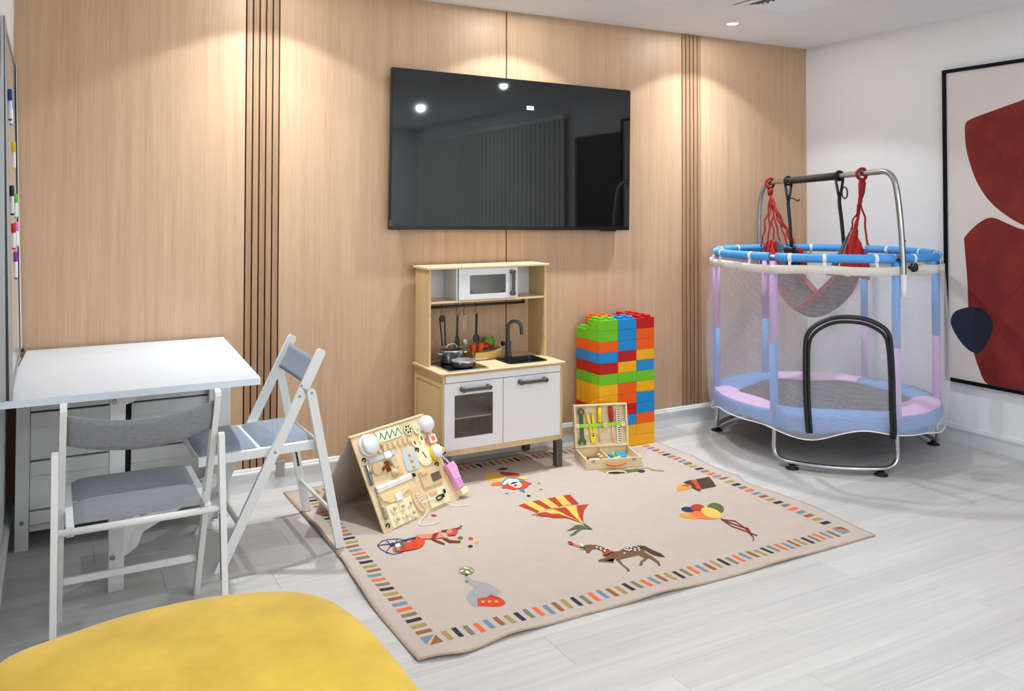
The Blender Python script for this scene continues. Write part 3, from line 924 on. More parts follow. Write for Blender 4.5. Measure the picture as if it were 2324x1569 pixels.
# ------------------------------------------------------------------ folding chairs
def make_chair(loc, rotz, label, fabric, group='white folding chairs at the table'):
    """local: +y is where the sitter faces; origin midway between the feet"""
    t = Thing('folding_chair', label, 'chair', loc, rotz, group)
    RF, FF = -0.2365, 0.2365          # rear and front feet (y)
    def yy_(f): return f + RF
    top_, foot_ = Vector((0, yy_(0.066), 0.797)), Vector((0, yy_(0.473), 0.0))
    piv, rear = Vector((0, yy_(0.112), 0.645)), Vector((0, yy_(0.0), 0.0))
    for sgn in (-1, 1):
        x = sgn * 0.220
        d = (foot_ - top_).normalized()
        n_ = Vector((0, d.z, -d.y))
        # long leg: rounded top, flat foot on the floor
        w = 0.019
        p = [top_ + n_ * w - d * 0.006, top_ + n_ * w * .55 - d * .016, top_ - n_ * w * .55 - d * .016, top_ - n_ * w - d * 0.006]
        k = w / abs(d.z)
        p += [Vector((0, foot_.y - k if n_.y > 0 else foot_.y + k, 0)), Vector((0, foot_.y + k if n_.y > 0 else foot_.y - k, 0))]
        M = Matrix(((0, 0, 1, x), (1, 0, 0, 0), (0, 1, 0, 0), (0, 0, 0, 1)))
        lg = part(t, 'long_leg', MB().prism([(q.y, q.z) for q in p], -0.0095, 0.0095, M, bev=.0015), 'white_lacquer')
        # rear leg with rounded head
        xr = sgn * 0.2405
        d2 = (rear - piv).normalized(); n2 = Vector((0, d2.z, -d2.y)); w2 = 0.0175
        hp = []
        for a in range(7):
            an = math.pi * a / 6
            hp.append(piv + n2 * w2 * math.cos(an) - d2 * w2 * math.sin(an))
        k2 = w2 / abs(d2.z)
        hp += [Vector((0, rear.y + (k2 if n2.y < 0 else -k2), 0)) if False else Vector((0, rear.y - k2, 0)), Vector((0, rear.y + k2, 0))]
        if hp[0].y < hp[6].y: hp[7], hp[8] = hp[8], hp[7]
        M2 = Matrix(((0, 0, 1, xr), (1, 0, 0, 0), (0, 1, 0, 0), (0, 0, 0, 1)))
        rl = part(t, 'rear_leg', MB().prism([(q.y, q.z) for q in hp], -0.0095, 0.0095, M2, bev=.0015), 'white_lacquer')
        # slot on the inner face of the rear leg
        sA, sB = piv + d2 * 0.24, piv + d2 * 0.44
        part(rl, 'slot', MB().bar((xr - sgn * .0098, sA.y, sA.z), (xr - sgn * .0098, sB.y, sB.z), .0012, .009, up=(0, 1, 0)), 'dark_metal')
        # hinge plate with three screws
        u_at = (top_.z - 0.645) / (top_.z)
        lp = top_.lerp(foot_, u_at)
        pl = [lp + n_ * .0 + d * -.035, lp - n_ * .018 + d * .03, piv + d2 * .012 - n2 * .0, piv + Vector((0, 0, .014)), lp + d * -.03]
        xo = sgn * 0.2305
        hinge = part(t, 'hinge_plate', MB().prism([(lp.y - .012, lp.z - .022), (piv.y + .008, piv.z - .022), (piv.y + .008, piv.z + .010), (lp.y + .002, lp.z + .022), (lp.y - .012, lp.z + .018)], -0.0010, 0.0003,
                     Matrix(((0, 0, 1, sgn * .2303), (1, 0, 0, 0), (0, 1, 0, 0), (0, 0, 0, 1)))), 'white_lacquer')
        for q in (Vector((0, lp.y + .004, lp.z + .03)), Vector((0, lp.y + .012, lp.z - .012)),):
            part(t, 'screw', bolt((xo + sgn * -.0008, q.y, q.z), (sgn, 0, 0), .0055), 'screw')
        part(t, 'screw', bolt((sgn * .2502, piv.y, piv.z), (sgn, 0, 0), .0055), 'screw')
        sp = top_.lerp(foot_, (top_.z - .425) / top_.z)
        part(t, 'screw', bolt((sgn * .2295, sp.y, sp.z), (sgn, 0, 0), .0055), 'screw')
        # seat side rail
        part(t, 'seat_rail', MB().box(sgn * .198 - .0115, sgn * .198 + .0115, yy_(0.088), yy_(0.542), 0.407, 0.442, .002), 'white_lacquer')
    part(t, 'rod', MB().tube([(-.232, yy_(0.073), .428), (.232, yy_(0.073), .428)], .011, 12), 'white_lacquer')
    part(t, 'front_rail', MB().box(-.186, .186, yy_(0.52), yy_(0.541), 0.409, 0.441, .002), 'white_lacquer')
    part(t, 'seat_slat', MB().box(-.186, .186, yy_(0.29), yy_(0.32), 0.43, 0.4425, .001), 'white_lacquer')
    sz = rear.lerp(piv, 0.22)
    part(t, 'stretcher', MB().tube([(-.231, sz.y, sz.z), (.231, sz.y, sz.z)], .009, 12), 'white_lacquer')
    fz = foot_.lerp(top_, 0.2)
    part(t, 'stretcher', MB().box(-.2105, .2105, fz.y - .007, fz.y + .007, fz.z - .012, fz.z + .012, .003), 'white_lacquer')
    # two padded halves of the seat
    for (f0, f1) in ((0.090, 0.302), (0.314, 0.535)):
        def pad(u, v, f0=f0, f1=f1):
            a, b = 2 * u - 1, 2 * v - 1
            e = (1 - abs(a) ** 8) * (1 - abs(b) ** 6)
            return Vector((a * .185, yy_(f0) + (f1 - f0) * v, 0.4428 + 0.020 * max(0, e) ** .5))
        mb = MB().grid(pad, 20, 12)
        part(t, 'seat_pad', mb, fabric)
    # fabric band across the back, bowed to the rear
    dd = (foot_ - top_).normalized()
    def band(u, v):
        a = 2 * u - 1
        p = top_ + dd * (0.022 + 0.112 * v)
        bow = 0.038 * (1 - a * a)
        nb_ = Vector((0, dd.z, -dd.y))
        if nb_.y > 0: nb_ = -nb_
        return Vector((a * .2105, p.y, p.z)) + nb_ * (bow + 0.004 * math.sin(math.pi * v)) + Vector((0, 0, -0.010 * (1 - a * a)))
    part(t, 'backrest', MB().solid_grid(band, 24, 6, 0.006), fabric)
    return t
make_chair((0.264, -1.262, 0), 0.0, 'white folding chair with its back to the camera, facing the table', 'grey_fabric')
chb = make_chair((0.820, -0.662, 0.0048), R(91.0), 'white folding chair standing sideways beside the rug at the end of the table', 'blue_fabric')

chb.o.rotation_euler = (R(-1.1), 0, R(91.0))      # its rear feet stand on the rug edge

# ------------------------------------------------------------------ yellow ottoman in the foreground
out_pts = [(-0.083, -2.118), (0.023, -2.068), (0.189, -2.022), (0.381, -2.024), (0.54, -2.077), (0.628, -2.161), (0.672, -2.316), (0.687, -2.487), (0.686, -2.691), (0.655, -2.87), (0.56, -2.98), (0.40, -3.03), (0.2, -3.03), (0.02, -2.99), (-0.08, -2.9), (-0.125, -2.7), (-0.13, -2.45), (-0.118, -2.24)]
oc = Vector((0.28, -2.53, 0))
outl = smoothpts([(p[0] - oc.x, p[1] - oc.y, 0) for p in out_pts], 6, True)
ot = Thing('ottoman', 'yellow velvet ottoman with a rounded outline in the foreground', 'ottoman', (oc.x, oc.y, 0))
def shell(levels):
    mb = MB(); rings = []
    for (s_, dz, z) in levels:
        ring = []
        for p in outl:
            L = p.length
            q = p * ((L - s_) / L)
            ring.append(mb.bm.verts.new((q.x, q.y, z)))
        rings.append(ring)
    n = len(outl)
    for A, B in zip(rings, rings[1:]):
        for k in range(n):
            f = mb.bm.faces.new((A[k], A[(k + 1) % n], B[(k + 1) % n], B[k])); f.smooth = True
    cB = mb.bm.verts.new((0, 0, levels[0][2])); cT = mb.bm.verts.new((0, 0, levels[-1][2] + 0.002))
    for k in range(n):
        mb.bm.faces.new((cB, rings[0][(k + 1) % n], rings[0][k]))
        f = mb.bm.faces.new((cT, rings[-1][k], rings[-1][(k + 1) % n])); f.smooth = True
    return mb
part(ot, 'cushion', shell([(0.012, 0, 0.07), (0.0, 0, 0.085), (-0.003, 0, 0.25), (0.0, 0, 0.385), (0.004, 0, 0.402), (0.012, 0, 0.413), (0.025, 0, 0.42), (0.05, 0, 0.426), (0.12, 0, 0.431), (0.22, 0, 0.434)]), 'yellow_velvet')
part(ot, 'plinth', shell([(0.05, 0, 0.0), (0.05, 0, 0.0695)]), 'black_plastic')
seam = MB().tube([(p * ((p.length + .001) / p.length)) + Vector((0, 0, 0.372)) for p in outl], 0.0035, 6, closed=True)
part(ot, 'piping', seam, 'yellow_velvet')
# ------------------------------------------------------------------ printed play rug
def piecewise(pts, t):
    for (a, va), (b, vb) in zip(pts, pts[1:]):
        if t <= b:
            u = (t - a) / (b - a); u = max(0, min(1, u))
            u = u * u * (3 - 2 * u) * .5 + u * .5
            return va + (vb - va) * u
    return pts[-1][1]
RUG_L = [(-1.85, 1.014), (-1.42, 1.008), (-0.92, 1.036), (-0.53, 1.031), (-0.11, 1.023)]
RUG_R = [(-1.85, 3.108), (-1.56, 3.135), (-1.29, 3.140), (-1.09, 3.118), (-0.93, 3.150), (-0.69, 3.160), (-0.457, 3.185), (-0.25, 3.19), (-0.11, 3.19)]
RUG_F = [(0.0, -1.851), (0.065, -1.880), (0.15, -1.852), (0.29, -1.845), (0.45, -1.856), (0.64, -1.862), (1.0, -1.852)]
RUG_TOP = 0.0065
def gauss(d, w): return math.exp(-(d / w) ** 2)
def rug_z(x, y):
    z = RUG_TOP
    edge = gauss(y + 1.85, .07)
    z += edge * (0.010 * gauss(x - 1.36, .10) + 0.011 * gauss(x - 1.96, .13) + 0.007 * gauss(x - 2.55, .16) + 0.012 * gauss(x - 1.1, .09))
    er = gauss(x - 3.16, .09)
    z += er * (0.012 * gauss(y + 1.0, .05) + 0.012 * gauss(y + 0.62, .06) + 0.007 * gauss(y + 1.5, .1))
    el = gauss(x - 1.02, .045)
    z += el * (0.016 * gauss(y + 0.66, .1) + 0.012 * gauss(y + 1.3, .15) + 0.01 * gauss(y + 1.05, .06))
    # packing creases
    for (yc, a) in ((-1.43, .0026), (-1.01, .0034), (-0.70, .0022)):
        keep = 1.0 if yc < -.9 else max(0.0, min(1.0, (x - 1.95) / .15)) * max(0.0, min(1.0, (-.64 - y) / .03))
        z += a * keep * gauss(y - yc - 0.03 * math.sin(x * 3.0), .016)
    for (xc, a) in ((1.66, .0012), (2.30, .0014), (2.85, .0012)):
        z += a * max(0.0, min(1.0, (-.92 - y) / .1)) * gauss(x - xc - 0.02 * math.sin(y * 4.0), .018)
    return z
def rug_pt(s, t):
    yb = -0.11
    yf = piecewise(RUG_F, s)
    y = yf + (yb - yf) * t
    yq = -1.85 + (yb + 1.85) * t
    x = piecewise(RUG_L, yq) * (1 - s) + piecewise(RUG_R, yq) * s
    return x, y
rug = Thing('play_rug', 'beige felt play rug printed with circus figures and a border of coloured dashes', 'rug', (2.08, -0.98, 0.0))
NU, NV = 120, 96
mb = MB()
Vt = [[None] * (NV + 1) for _ in range(NU + 1)]
Vb = [[None] * (NV + 1) for _ in range(NU + 1)]
for i in range(NU + 1):
    for j in range(NV + 1):
        x, y = rug_pt(i / NU, j / NV)
        z = rug_z(x, y)
        Vt[i][j] = mb.bm.verts.new((x, y, z)); Vb[i][j] = mb.bm.verts.new((x, y, z - 0.0058))
for i in range(NU):
    for j in range(NV):
        f = mb.bm.faces.new((Vt[i][j], Vt[i + 1][j], Vt[i + 1][j + 1], Vt[i][j + 1])); f.smooth = True
        f = mb.bm.faces.new((Vb[i][j], Vb[i][j + 1], Vb[i + 1][j + 1], Vb[i + 1][j])); f.smooth = True
for i in range(NU):
    mb.bm.faces.new((Vt[i][0], Vb[i][0], Vb[i + 1][0], Vt[i + 1][0])); mb.bm.faces.new((Vt[i][NV], Vt[i + 1][NV], Vb[i + 1][NV], Vb[i][NV]))
for j in range(NV):
    mb.bm.faces.new((Vt[0][j], Vt[0][j + 1], Vb[0][j + 1], Vb[0][j])); mb.bm.faces.new((Vt[NU][j], Vb[NU][j], Vb[NU][j + 1], Vt[NU][j + 1]))
part(rug, 'felt', mb, 'rug_felt', world=True)
# stitched edge
loop = [rug_pt(i / 160, 0) for i in range(161)] + [rug_pt(1, j / 120) for j in range(1, 121)] + [rug_pt(1 - i / 160, 1) for i in range(1, 161)] + [rug_pt(0, 1 - j / 120) for j in range(1, 120)]
part(rug, 'edge_stitching', MB().tube([(x, y, rug_z(x, y) - .0029) for x, y in loop], 0.0036, 6, closed=True), 'rug_edge', world=True)

def print_mesh(name, polys, lift0=0.0007):
    """flat print laid on the rug: polygons in plan, draped over the felt"""
    mb = MB(); mats = []
    lift = lift0
    for colr, pts in polys:
        mname = 'print_' + colr
        if mname not in mats: mats.append(mname)
        t = bmesh.new()
        vs = [t.verts.new((p[0], p[1], 0)) for p in pts]
        try:
            t.faces.new(vs)
        except ValueError:
            t.free(); continue
        bmesh.ops.triangulate(t, faces=list(t.faces))
        for _ in range(3):
            es = [e for e in t.edges if e.calc_length() > 0.03]
            if not es: break
            bmesh.ops.subdivide_edges(t, edges=es, cuts=1)
            bmesh.ops.triangulate(t, faces=[f for f in t.faces if len(f.verts) > 3])
        mp = {}
        for v in t.verts:
            mp[v] = mb.bm.verts.new((v.co.x, v.co.y, rug_z(v.co.x, v.co.y) + lift))
        for f in t.faces:
            nf = mb.bm.faces.new([mp[v] for v in f.verts])
            if nf.calc_area() > 0:
                nf.normal_update()
                if nf.normal.z < 0: nf.normal_flip()
            nf.material_index = mats.index(mname)
        t.free()
        lift += 0.00025
    Mi = rug.M.inverted()
    for v in mb.bm.verts: v.co = Mi @ v.co
    me = mb.mesh(name, recalc=False)
    for m_ in mats: me.materials.append(MATS[m_])
    o = bpy.data.objects.new(name, me); col.objects.link(o); o.parent = rug.o
    return o
PRINTS = {
 'kite': [
  ('rust', [(1.939,-0.823),(1.977,-0.810),(1.988,-0.934),(1.967,-0.949)]),
  ('straw', [(1.977,-0.810),(2.023,-0.804),(2.030,-0.925),(1.988,-0.934)]),
  ('rust', [(2.023,-0.804),(2.061,-0.809),(2.058,-0.927),(2.030,-0.925)]),
  ('straw', [(2.061,-0.809),(2.107,-0.807),(2.096,-0.930),(2.058,-0.927)]),
  ('rust', [(2.107,-0.807),(2.149,-0.808),(2.121,-0.923),(2.096,-0.930)]),
  ('straw', [(2.149,-0.808),(2.193,-0.808),(2.164,-0.932),(2.121,-0.923)]),
  ('rust', [(2.193,-0.808),(2.231,-0.814),(2.198,-0.944),(2.164,-0.932)]),
  ('khaki', [(1.928,-0.957),(1.966,-0.952),(2.053,-0.937),(2.114,-0.940),(2.238,-0.966),(2.224,-0.974),(2.175,-0.958),(2.046,-0.948),(1.949,-0.971)]),
  ('straw', [(1.977,-0.951),(2.050,-0.943),(2.114,-0.940),(2.175,-0.956),(2.229,-0.973),(2.168,-1.029),(2.125,-1.088),(2.080,-1.157),(2.076,-1.134),(2.060,-1.060),(2.045,-1.016),(2.019,-0.992)]),
  ('rust', [(1.951,-0.969),(1.977,-0.955),(2.008,-0.962),(2.016,-0.993),(2.045,-1.016),(2.062,-1.057),(2.077,-1.142),(2.070,-1.121),(2.055,-1.068),(2.033,-1.052),(2.006,-1.044),(1.981,-1.020),(1.961,-0.996)]),
  ('rust', [(2.049,-0.944),(2.118,-0.948),(2.113,-0.977),(2.099,-1.024),(2.078,-1.136),(2.071,-1.069),(2.063,-1.005),(2.063,-0.965)]),
  ('rust', [(2.175,-0.956),(2.229,-0.973),(2.168,-1.029),(2.124,-1.088),(2.082,-1.156),(2.106,-1.085),(2.140,-1.017)]),
  ('bark', [(2.082,-1.154),(2.082,-1.171),(2.078,-1.233),(2.072,-1.233),(2.071,-1.182)]),
  ('olive', [(1.962,-1.200),(2.005,-1.180),(2.037,-1.162),(2.053,-1.162),(2.073,-1.191),(2.076,-1.231),(2.042,-1.207),(2.024,-1.215),(1.980,-1.243),(1.945,-1.252),(1.990,-1.223),(2.039,-1.191)]),
 ],
 'clown': [
  ('ink', [(2.093,-0.301),(2.125,-0.285),(2.149,-0.288),(2.163,-0.300),(2.161,-0.316),(2.137,-0.321),(2.112,-0.310)]),
  ('straw', [(1.967,-0.419),(2.002,-0.355),(2.049,-0.304),(2.069,-0.335),(2.085,-0.362),(2.080,-0.399),(2.090,-0.431),(2.041,-0.477),(2.009,-0.451),(1.978,-0.443)]),
  ('rust', [(2.100,-0.327),(2.118,-0.356),(2.149,-0.378),(2.171,-0.419),(2.162,-0.437),(2.138,-0.431),(2.100,-0.406),(2.084,-0.376)]),
  ('orange', [(2.100,-0.406),(2.138,-0.431),(2.162,-0.437),(2.140,-0.458),(2.119,-0.465),(2.094,-0.433)]),
  ('orange', [(1.955,-0.502),(1.983,-0.477),(2.021,-0.477),(2.025,-0.491),(2.001,-0.535),(1.968,-0.519)]),
  ('straw', [(2.127,-0.471),(2.165,-0.467),(2.191,-0.485),(2.172,-0.508),(2.149,-0.518),(2.134,-0.491)]),
  ('teal', [(2.001,-0.535),(2.025,-0.495),(2.065,-0.454),(2.090,-0.447),(2.123,-0.478),(2.142,-0.514),(2.138,-0.537),(2.117,-0.521),(2.098,-0.492),(2.043,-0.523),(2.014,-0.544)]),
  ('ice', [(2.012,-0.524),(2.062,-0.471),(2.086,-0.461),(2.118,-0.492),(2.117,-0.521),(2.098,-0.492),(2.047,-0.516),(2.015,-0.538)]),
  ('coral', [(1.985,-0.570),(2.003,-0.549),(2.045,-0.524),(2.044,-0.559),(2.043,-0.601),(2.085,-0.589),(2.110,-0.524),(2.138,-0.537),(2.148,-0.571),(2.147,-0.595),(2.133,-0.589),(2.106,-0.618),(2.078,-0.633),(2.054,-0.624),(2.022,-0.620),(2.004,-0.580),(1.988,-0.584)]),
  ('white', [(2.042,-0.531),(2.057,-0.508),(2.090,-0.495),(2.107,-0.508),(2.105,-0.548),(2.089,-0.592),(2.067,-0.610),(2.047,-0.605),(2.041,-0.574)]),
  ('coral', [(2.071,-0.577),(2.063,-0.587),(2.055,-0.592),(2.050,-0.589),(2.049,-0.580),(2.054,-0.568),(2.061,-0.558),(2.069,-0.553),(2.075,-0.556),(2.075,-0.565)]),
  ('ink', [(2.082,-0.583),(2.078,-0.588),(2.075,-0.588),(2.074,-0.585),(2.076,-0.580),(2.079,-0.576),(2.083,-0.575),(2.084,-0.578)]),
  ('ink', [(2.048,-0.548),(2.074,-0.531),(2.093,-0.542),(2.098,-0.534),(2.077,-0.523),(2.050,-0.540)]),
  ('teal', [(2.047,-0.636),(2.075,-0.632),(2.058,-0.677),(2.050,-0.681)]),
  ('khaki', [(2.193,-0.600),(2.186,-0.607),(2.179,-0.609),(2.173,-0.606),(2.172,-0.599),(2.175,-0.590),(2.181,-0.583),(2.188,-0.580),(2.194,-0.583),(2.195,-0.591)]),
  ('stone', [(2.154,-0.687),(2.148,-0.694),(2.141,-0.696),(2.136,-0.693),(2.134,-0.686),(2.137,-0.678),(2.143,-0.671),(2.150,-0.669),(2.156,-0.672),(2.157,-0.679)]),
  ('ink', [(2.056,-0.736),(2.050,-0.742),(2.044,-0.744),(2.038,-0.741),(2.037,-0.735),(2.039,-0.726),(2.045,-0.720),(2.052,-0.718),(2.057,-0.721),(2.059,-0.728)]),
  ('slate', [(1.978,-0.657),(1.973,-0.663),(1.966,-0.666),(1.960,-0.663),(1.959,-0.656),(1.961,-0.647),(1.967,-0.641),(1.974,-0.638),(1.979,-0.641),(1.981,-0.648)]),
 ],
 'acrobat': [
  ('navy', [(1.201,-0.955),(1.233,-0.922),(1.264,-0.917),(1.300,-0.931),(1.318,-0.954),(1.320,-0.983),(1.324,-0.978),(1.322,-0.946),(1.303,-0.922),(1.267,-0.909),(1.234,-0.914),(1.202,-0.948)]),
  ('navy', [(1.200,-0.954),(1.199,-1.004),(1.206,-1.043),(1.228,-1.069),(1.260,-1.072),(1.294,-1.048),(1.306,-1.024),(1.304,-1.021),(1.294,-1.041),(1.261,-1.064),(1.231,-1.062),(1.210,-1.036),(1.203,-0.999),(1.205,-0.950)]),
  ('navy', [(1.252,-0.924),(1.250,-0.981),(1.254,-0.977),(1.256,-0.920)]),
  ('navy', [(1.298,-0.928),(1.269,-0.972),(1.270,-0.977),(1.299,-0.933)]),
  ('navy', [(1.204,-0.957),(1.246,-0.966),(1.249,-0.958),(1.206,-0.950)]),
  ('navy', [(1.247,-0.981),(1.209,-1.038),(1.209,-1.043),(1.248,-0.986)]),
  ('navy', [(1.245,-0.965),(1.249,-0.999),(1.253,-0.994),(1.249,-0.960)]),
  ('navy', [(1.271,-0.978),(1.265,-0.988),(1.258,-0.992),(1.252,-0.989),(1.250,-0.980),(1.252,-0.968),(1.258,-0.959),(1.265,-0.954),(1.271,-0.958),(1.273,-0.967)]),
  ('navy', [(1.271,-0.964),(1.311,-0.952),(1.373,-0.945),(1.371,-0.959),(1.316,-0.967),(1.274,-0.977)]),
  ('coral', [(1.241,-1.023),(1.252,-1.022),(1.249,-1.055),(1.290,-1.060),(1.325,-1.068),(1.352,-1.061),(1.379,-1.033),(1.397,-0.992),(1.372,-0.956),(1.344,-1.007),(1.324,-0.989),(1.309,-0.974),(1.303,-1.007),(1.303,-1.035),(1.268,-1.034),(1.245,-1.053),(1.236,-1.052)]),
  ('rust', [(1.252,-1.050),(1.294,-1.052),(1.343,-1.057),(1.320,-1.066),(1.288,-1.066),(1.252,-1.057)]),
  ('olive', [(1.292,-0.965),(1.310,-0.963),(1.296,-1.018),(1.294,-1.045),(1.278,-1.036),(1.285,-0.990)]),
  ('white', [(1.274,-0.977),(1.288,-0.977),(1.283,-1.010),(1.269,-1.024),(1.258,-1.018),(1.263,-0.992)]),
  ('olive', [(1.256,-0.999),(1.248,-1.038),(1.248,-1.067),(1.255,-1.060),(1.255,-1.033),(1.263,-0.996)]),
  ('salmon', [(1.379,-0.931),(1.411,-0.939),(1.450,-0.951),(1.422,-0.998),(1.386,-0.979),(1.379,-0.948)]),
  ('maroon', [(1.451,-0.953),(1.481,-0.950),(1.438,-1.006),(1.432,-1.022),(1.453,-1.074),(1.447,-1.081),(1.424,-1.040),(1.420,-1.001)]),
  ('salmon', [(1.480,-0.952),(1.494,-0.945),(1.476,-1.012),(1.439,-1.006)]),
  ('maroon', [(1.460,-1.019),(1.475,-1.013),(1.483,-1.053),(1.521,-1.079),(1.514,-1.091),(1.472,-1.072)]),
  ('maroon', [(1.494,-0.937),(1.544,-0.945),(1.577,-0.943),(1.584,-0.947),(1.574,-0.957),(1.538,-0.957),(1.488,-0.954)]),
  ('coral', [(1.496,-0.989),(1.517,-0.985),(1.539,-0.962),(1.558,-0.960),(1.555,-0.982),(1.538,-0.996),(1.527,-1.017),(1.516,-1.007),(1.502,-1.009)]),
  ('salmon', [(1.510,-0.958),(1.525,-0.946),(1.539,-0.950),(1.531,-0.977),(1.512,-0.990),(1.504,-0.978)]),
  ('ink', [(1.581,-0.935),(1.592,-0.931),(1.595,-0.941),(1.585,-0.946)]),
  ('olive', [(1.544,-1.053),(1.539,-1.059),(1.533,-1.062),(1.528,-1.061),(1.524,-1.057),(1.523,-1.050),(1.524,-1.042),(1.529,-1.036),(1.535,-1.033),(1.541,-1.034),(1.545,-1.038),(1.546,-1.045)]),
  ('coral', [(1.581,-1.075),(1.577,-1.082),(1.571,-1.085),(1.565,-1.084),(1.561,-1.079),(1.560,-1.073),(1.562,-1.065),(1.567,-1.059),(1.573,-1.056),(1.578,-1.056),(1.582,-1.061),(1.583,-1.068)]),
  ('amber', [(1.585,-1.126),(1.580,-1.132),(1.574,-1.135),(1.569,-1.135),(1.565,-1.130),(1.564,-1.123),(1.566,-1.116),(1.570,-1.110),(1.576,-1.107),(1.582,-1.108),(1.586,-1.112),(1.587,-1.119)]),
  ('navy', [(1.545,-1.147),(1.540,-1.153),(1.534,-1.155),(1.529,-1.155),(1.525,-1.150),(1.524,-1.144),(1.526,-1.136),(1.530,-1.131),(1.536,-1.128),(1.542,-1.128),(1.545,-1.133),(1.547,-1.139)]),
  ('straw', [(1.505,-1.134),(1.501,-1.140),(1.495,-1.143),(1.489,-1.142),(1.486,-1.138),(1.484,-1.132),(1.486,-1.124),(1.491,-1.118),(1.496,-1.115),(1.502,-1.116),(1.506,-1.121),(1.507,-1.127)]),
 ],
 'seal': [
  ('grey', [(1.397,-1.388),(1.401,-1.399),(1.406,-1.433),(1.419,-1.457),(1.440,-1.476),(1.451,-1.513),(1.456,-1.549),(1.449,-1.578),(1.438,-1.572),(1.425,-1.602),(1.420,-1.583),(1.412,-1.565),(1.394,-1.577),(1.374,-1.571),(1.356,-1.569),(1.340,-1.596),(1.324,-1.634),(1.318,-1.614),(1.316,-1.583),(1.322,-1.548),(1.332,-1.528),(1.353,-1.506),(1.380,-1.497),(1.380,-1.474),(1.372,-1.442),(1.377,-1.420)]),
  ('coral', [(1.356,-1.569),(1.393,-1.580),(1.412,-1.566),(1.418,-1.587),(1.431,-1.607),(1.431,-1.645),(1.413,-1.660),(1.391,-1.661),(1.331,-1.622)]),
  ('rust', [(1.386,-1.580),(1.412,-1.566),(1.418,-1.587),(1.431,-1.607),(1.424,-1.611),(1.406,-1.588)]),
  ('straw', [(1.367,-1.591),(1.365,-1.599),(1.371,-1.603),(1.364,-1.606),(1.361,-1.614),(1.358,-1.607),(1.351,-1.608),(1.357,-1.602),(1.355,-1.594),(1.361,-1.597)]),
  ('straw', [(1.387,-1.602),(1.386,-1.610),(1.391,-1.614),(1.384,-1.617),(1.382,-1.625),(1.379,-1.618),(1.372,-1.619),(1.377,-1.613),(1.375,-1.605),(1.381,-1.608)]),
  ('straw', [(1.409,-1.614),(1.408,-1.622),(1.413,-1.626),(1.406,-1.629),(1.404,-1.637),(1.401,-1.630),(1.393,-1.631),(1.399,-1.624),(1.397,-1.617),(1.403,-1.620)]),
  ('olive2', [(1.445,-1.360),(1.438,-1.370),(1.429,-1.377),(1.418,-1.381),(1.408,-1.380),(1.400,-1.375),(1.393,-1.367),(1.390,-1.356),(1.390,-1.344),(1.394,-1.333),(1.400,-1.322),(1.410,-1.315),(1.420,-1.311),(1.430,-1.312),(1.439,-1.317),(1.445,-1.325),(1.449,-1.336),(1.448,-1.348)]),
  ('cream', [(1.390,-1.348),(1.402,-1.345),(1.412,-1.341),(1.411,-1.331),(1.399,-1.337)]),
  ('cream', [(1.415,-1.318),(1.429,-1.316),(1.444,-1.340),(1.426,-1.333)]),
  ('cream', [(1.413,-1.348),(1.423,-1.350),(1.421,-1.377),(1.408,-1.371)]),
  ('cream', [(1.435,-1.347),(1.441,-1.356),(1.438,-1.368),(1.433,-1.362)]),
  ('ink', [(1.407,-1.385),(1.403,-1.389),(1.399,-1.391),(1.397,-1.388),(1.397,-1.383),(1.400,-1.377),(1.404,-1.374),(1.407,-1.375),(1.408,-1.379)]),
  ('ink', [(1.382,-1.436),(1.380,-1.439),(1.378,-1.440),(1.376,-1.438),(1.376,-1.435),(1.378,-1.431),(1.380,-1.429),(1.382,-1.430),(1.383,-1.432)]),
 ],
 'horse': [
  ('brown', [(1.942,-1.365),(1.958,-1.356),(1.977,-1.360),(2.000,-1.379),(2.011,-1.415),(2.016,-1.464),(2.042,-1.473),(2.086,-1.456),(2.129,-1.462),(2.146,-1.483),(2.137,-1.524),(2.107,-1.548),(2.075,-1.544),(2.047,-1.543),(2.005,-1.543),(1.984,-1.524),(1.963,-1.503),(1.962,-1.481),(1.978,-1.451),(1.973,-1.414),(1.958,-1.407),(1.928,-1.435),(1.913,-1.435),(1.929,-1.403),(1.929,-1.387)]),
  ('brown', [(1.975,-1.497),(1.925,-1.504),(1.912,-1.516),(1.960,-1.557),(1.964,-1.547),(1.935,-1.516),(1.986,-1.522)]),
  ('brown', [(1.988,-1.517),(2.006,-1.527),(1.983,-1.582),(1.979,-1.627),(1.969,-1.648),(1.957,-1.648),(1.970,-1.623),(1.976,-1.569)]),
  ('brown', [(2.091,-1.541),(2.113,-1.560),(2.109,-1.583),(2.082,-1.599),(2.061,-1.605),(2.048,-1.626),(2.030,-1.626),(2.058,-1.596),(2.090,-1.582)]),
  ('brown', [(2.108,-1.528),(2.129,-1.539),(2.128,-1.591),(2.120,-1.638),(2.105,-1.663),(2.095,-1.662),(2.108,-1.638),(2.107,-1.591)]),
  ('bark', [(2.139,-1.464),(2.166,-1.482),(2.170,-1.534),(2.177,-1.575),(2.171,-1.610),(2.153,-1.596),(2.140,-1.563),(2.142,-1.522),(2.141,-1.485)]),
  ('white', [(1.998,-1.416),(1.993,-1.420),(1.989,-1.419),(1.989,-1.415),(1.993,-1.409),(1.997,-1.407),(2.000,-1.410)]),
  ('white', [(1.989,-1.431),(1.985,-1.435),(1.981,-1.434),(1.981,-1.430),(1.984,-1.425),(1.989,-1.423),(1.991,-1.426)]),
  ('white', [(1.994,-1.452),(1.989,-1.455),(1.986,-1.455),(1.985,-1.450),(1.989,-1.445),(1.994,-1.443),(1.996,-1.446)]),
  ('white', [(1.989,-1.403),(1.984,-1.407),(1.980,-1.406),(1.980,-1.402),(1.984,-1.396),(1.988,-1.394),(1.991,-1.397)]),
  ('white', [(2.008,-1.438),(2.004,-1.442),(2.000,-1.441),(2.000,-1.437),(2.003,-1.432),(2.008,-1.430),(2.010,-1.433)]),
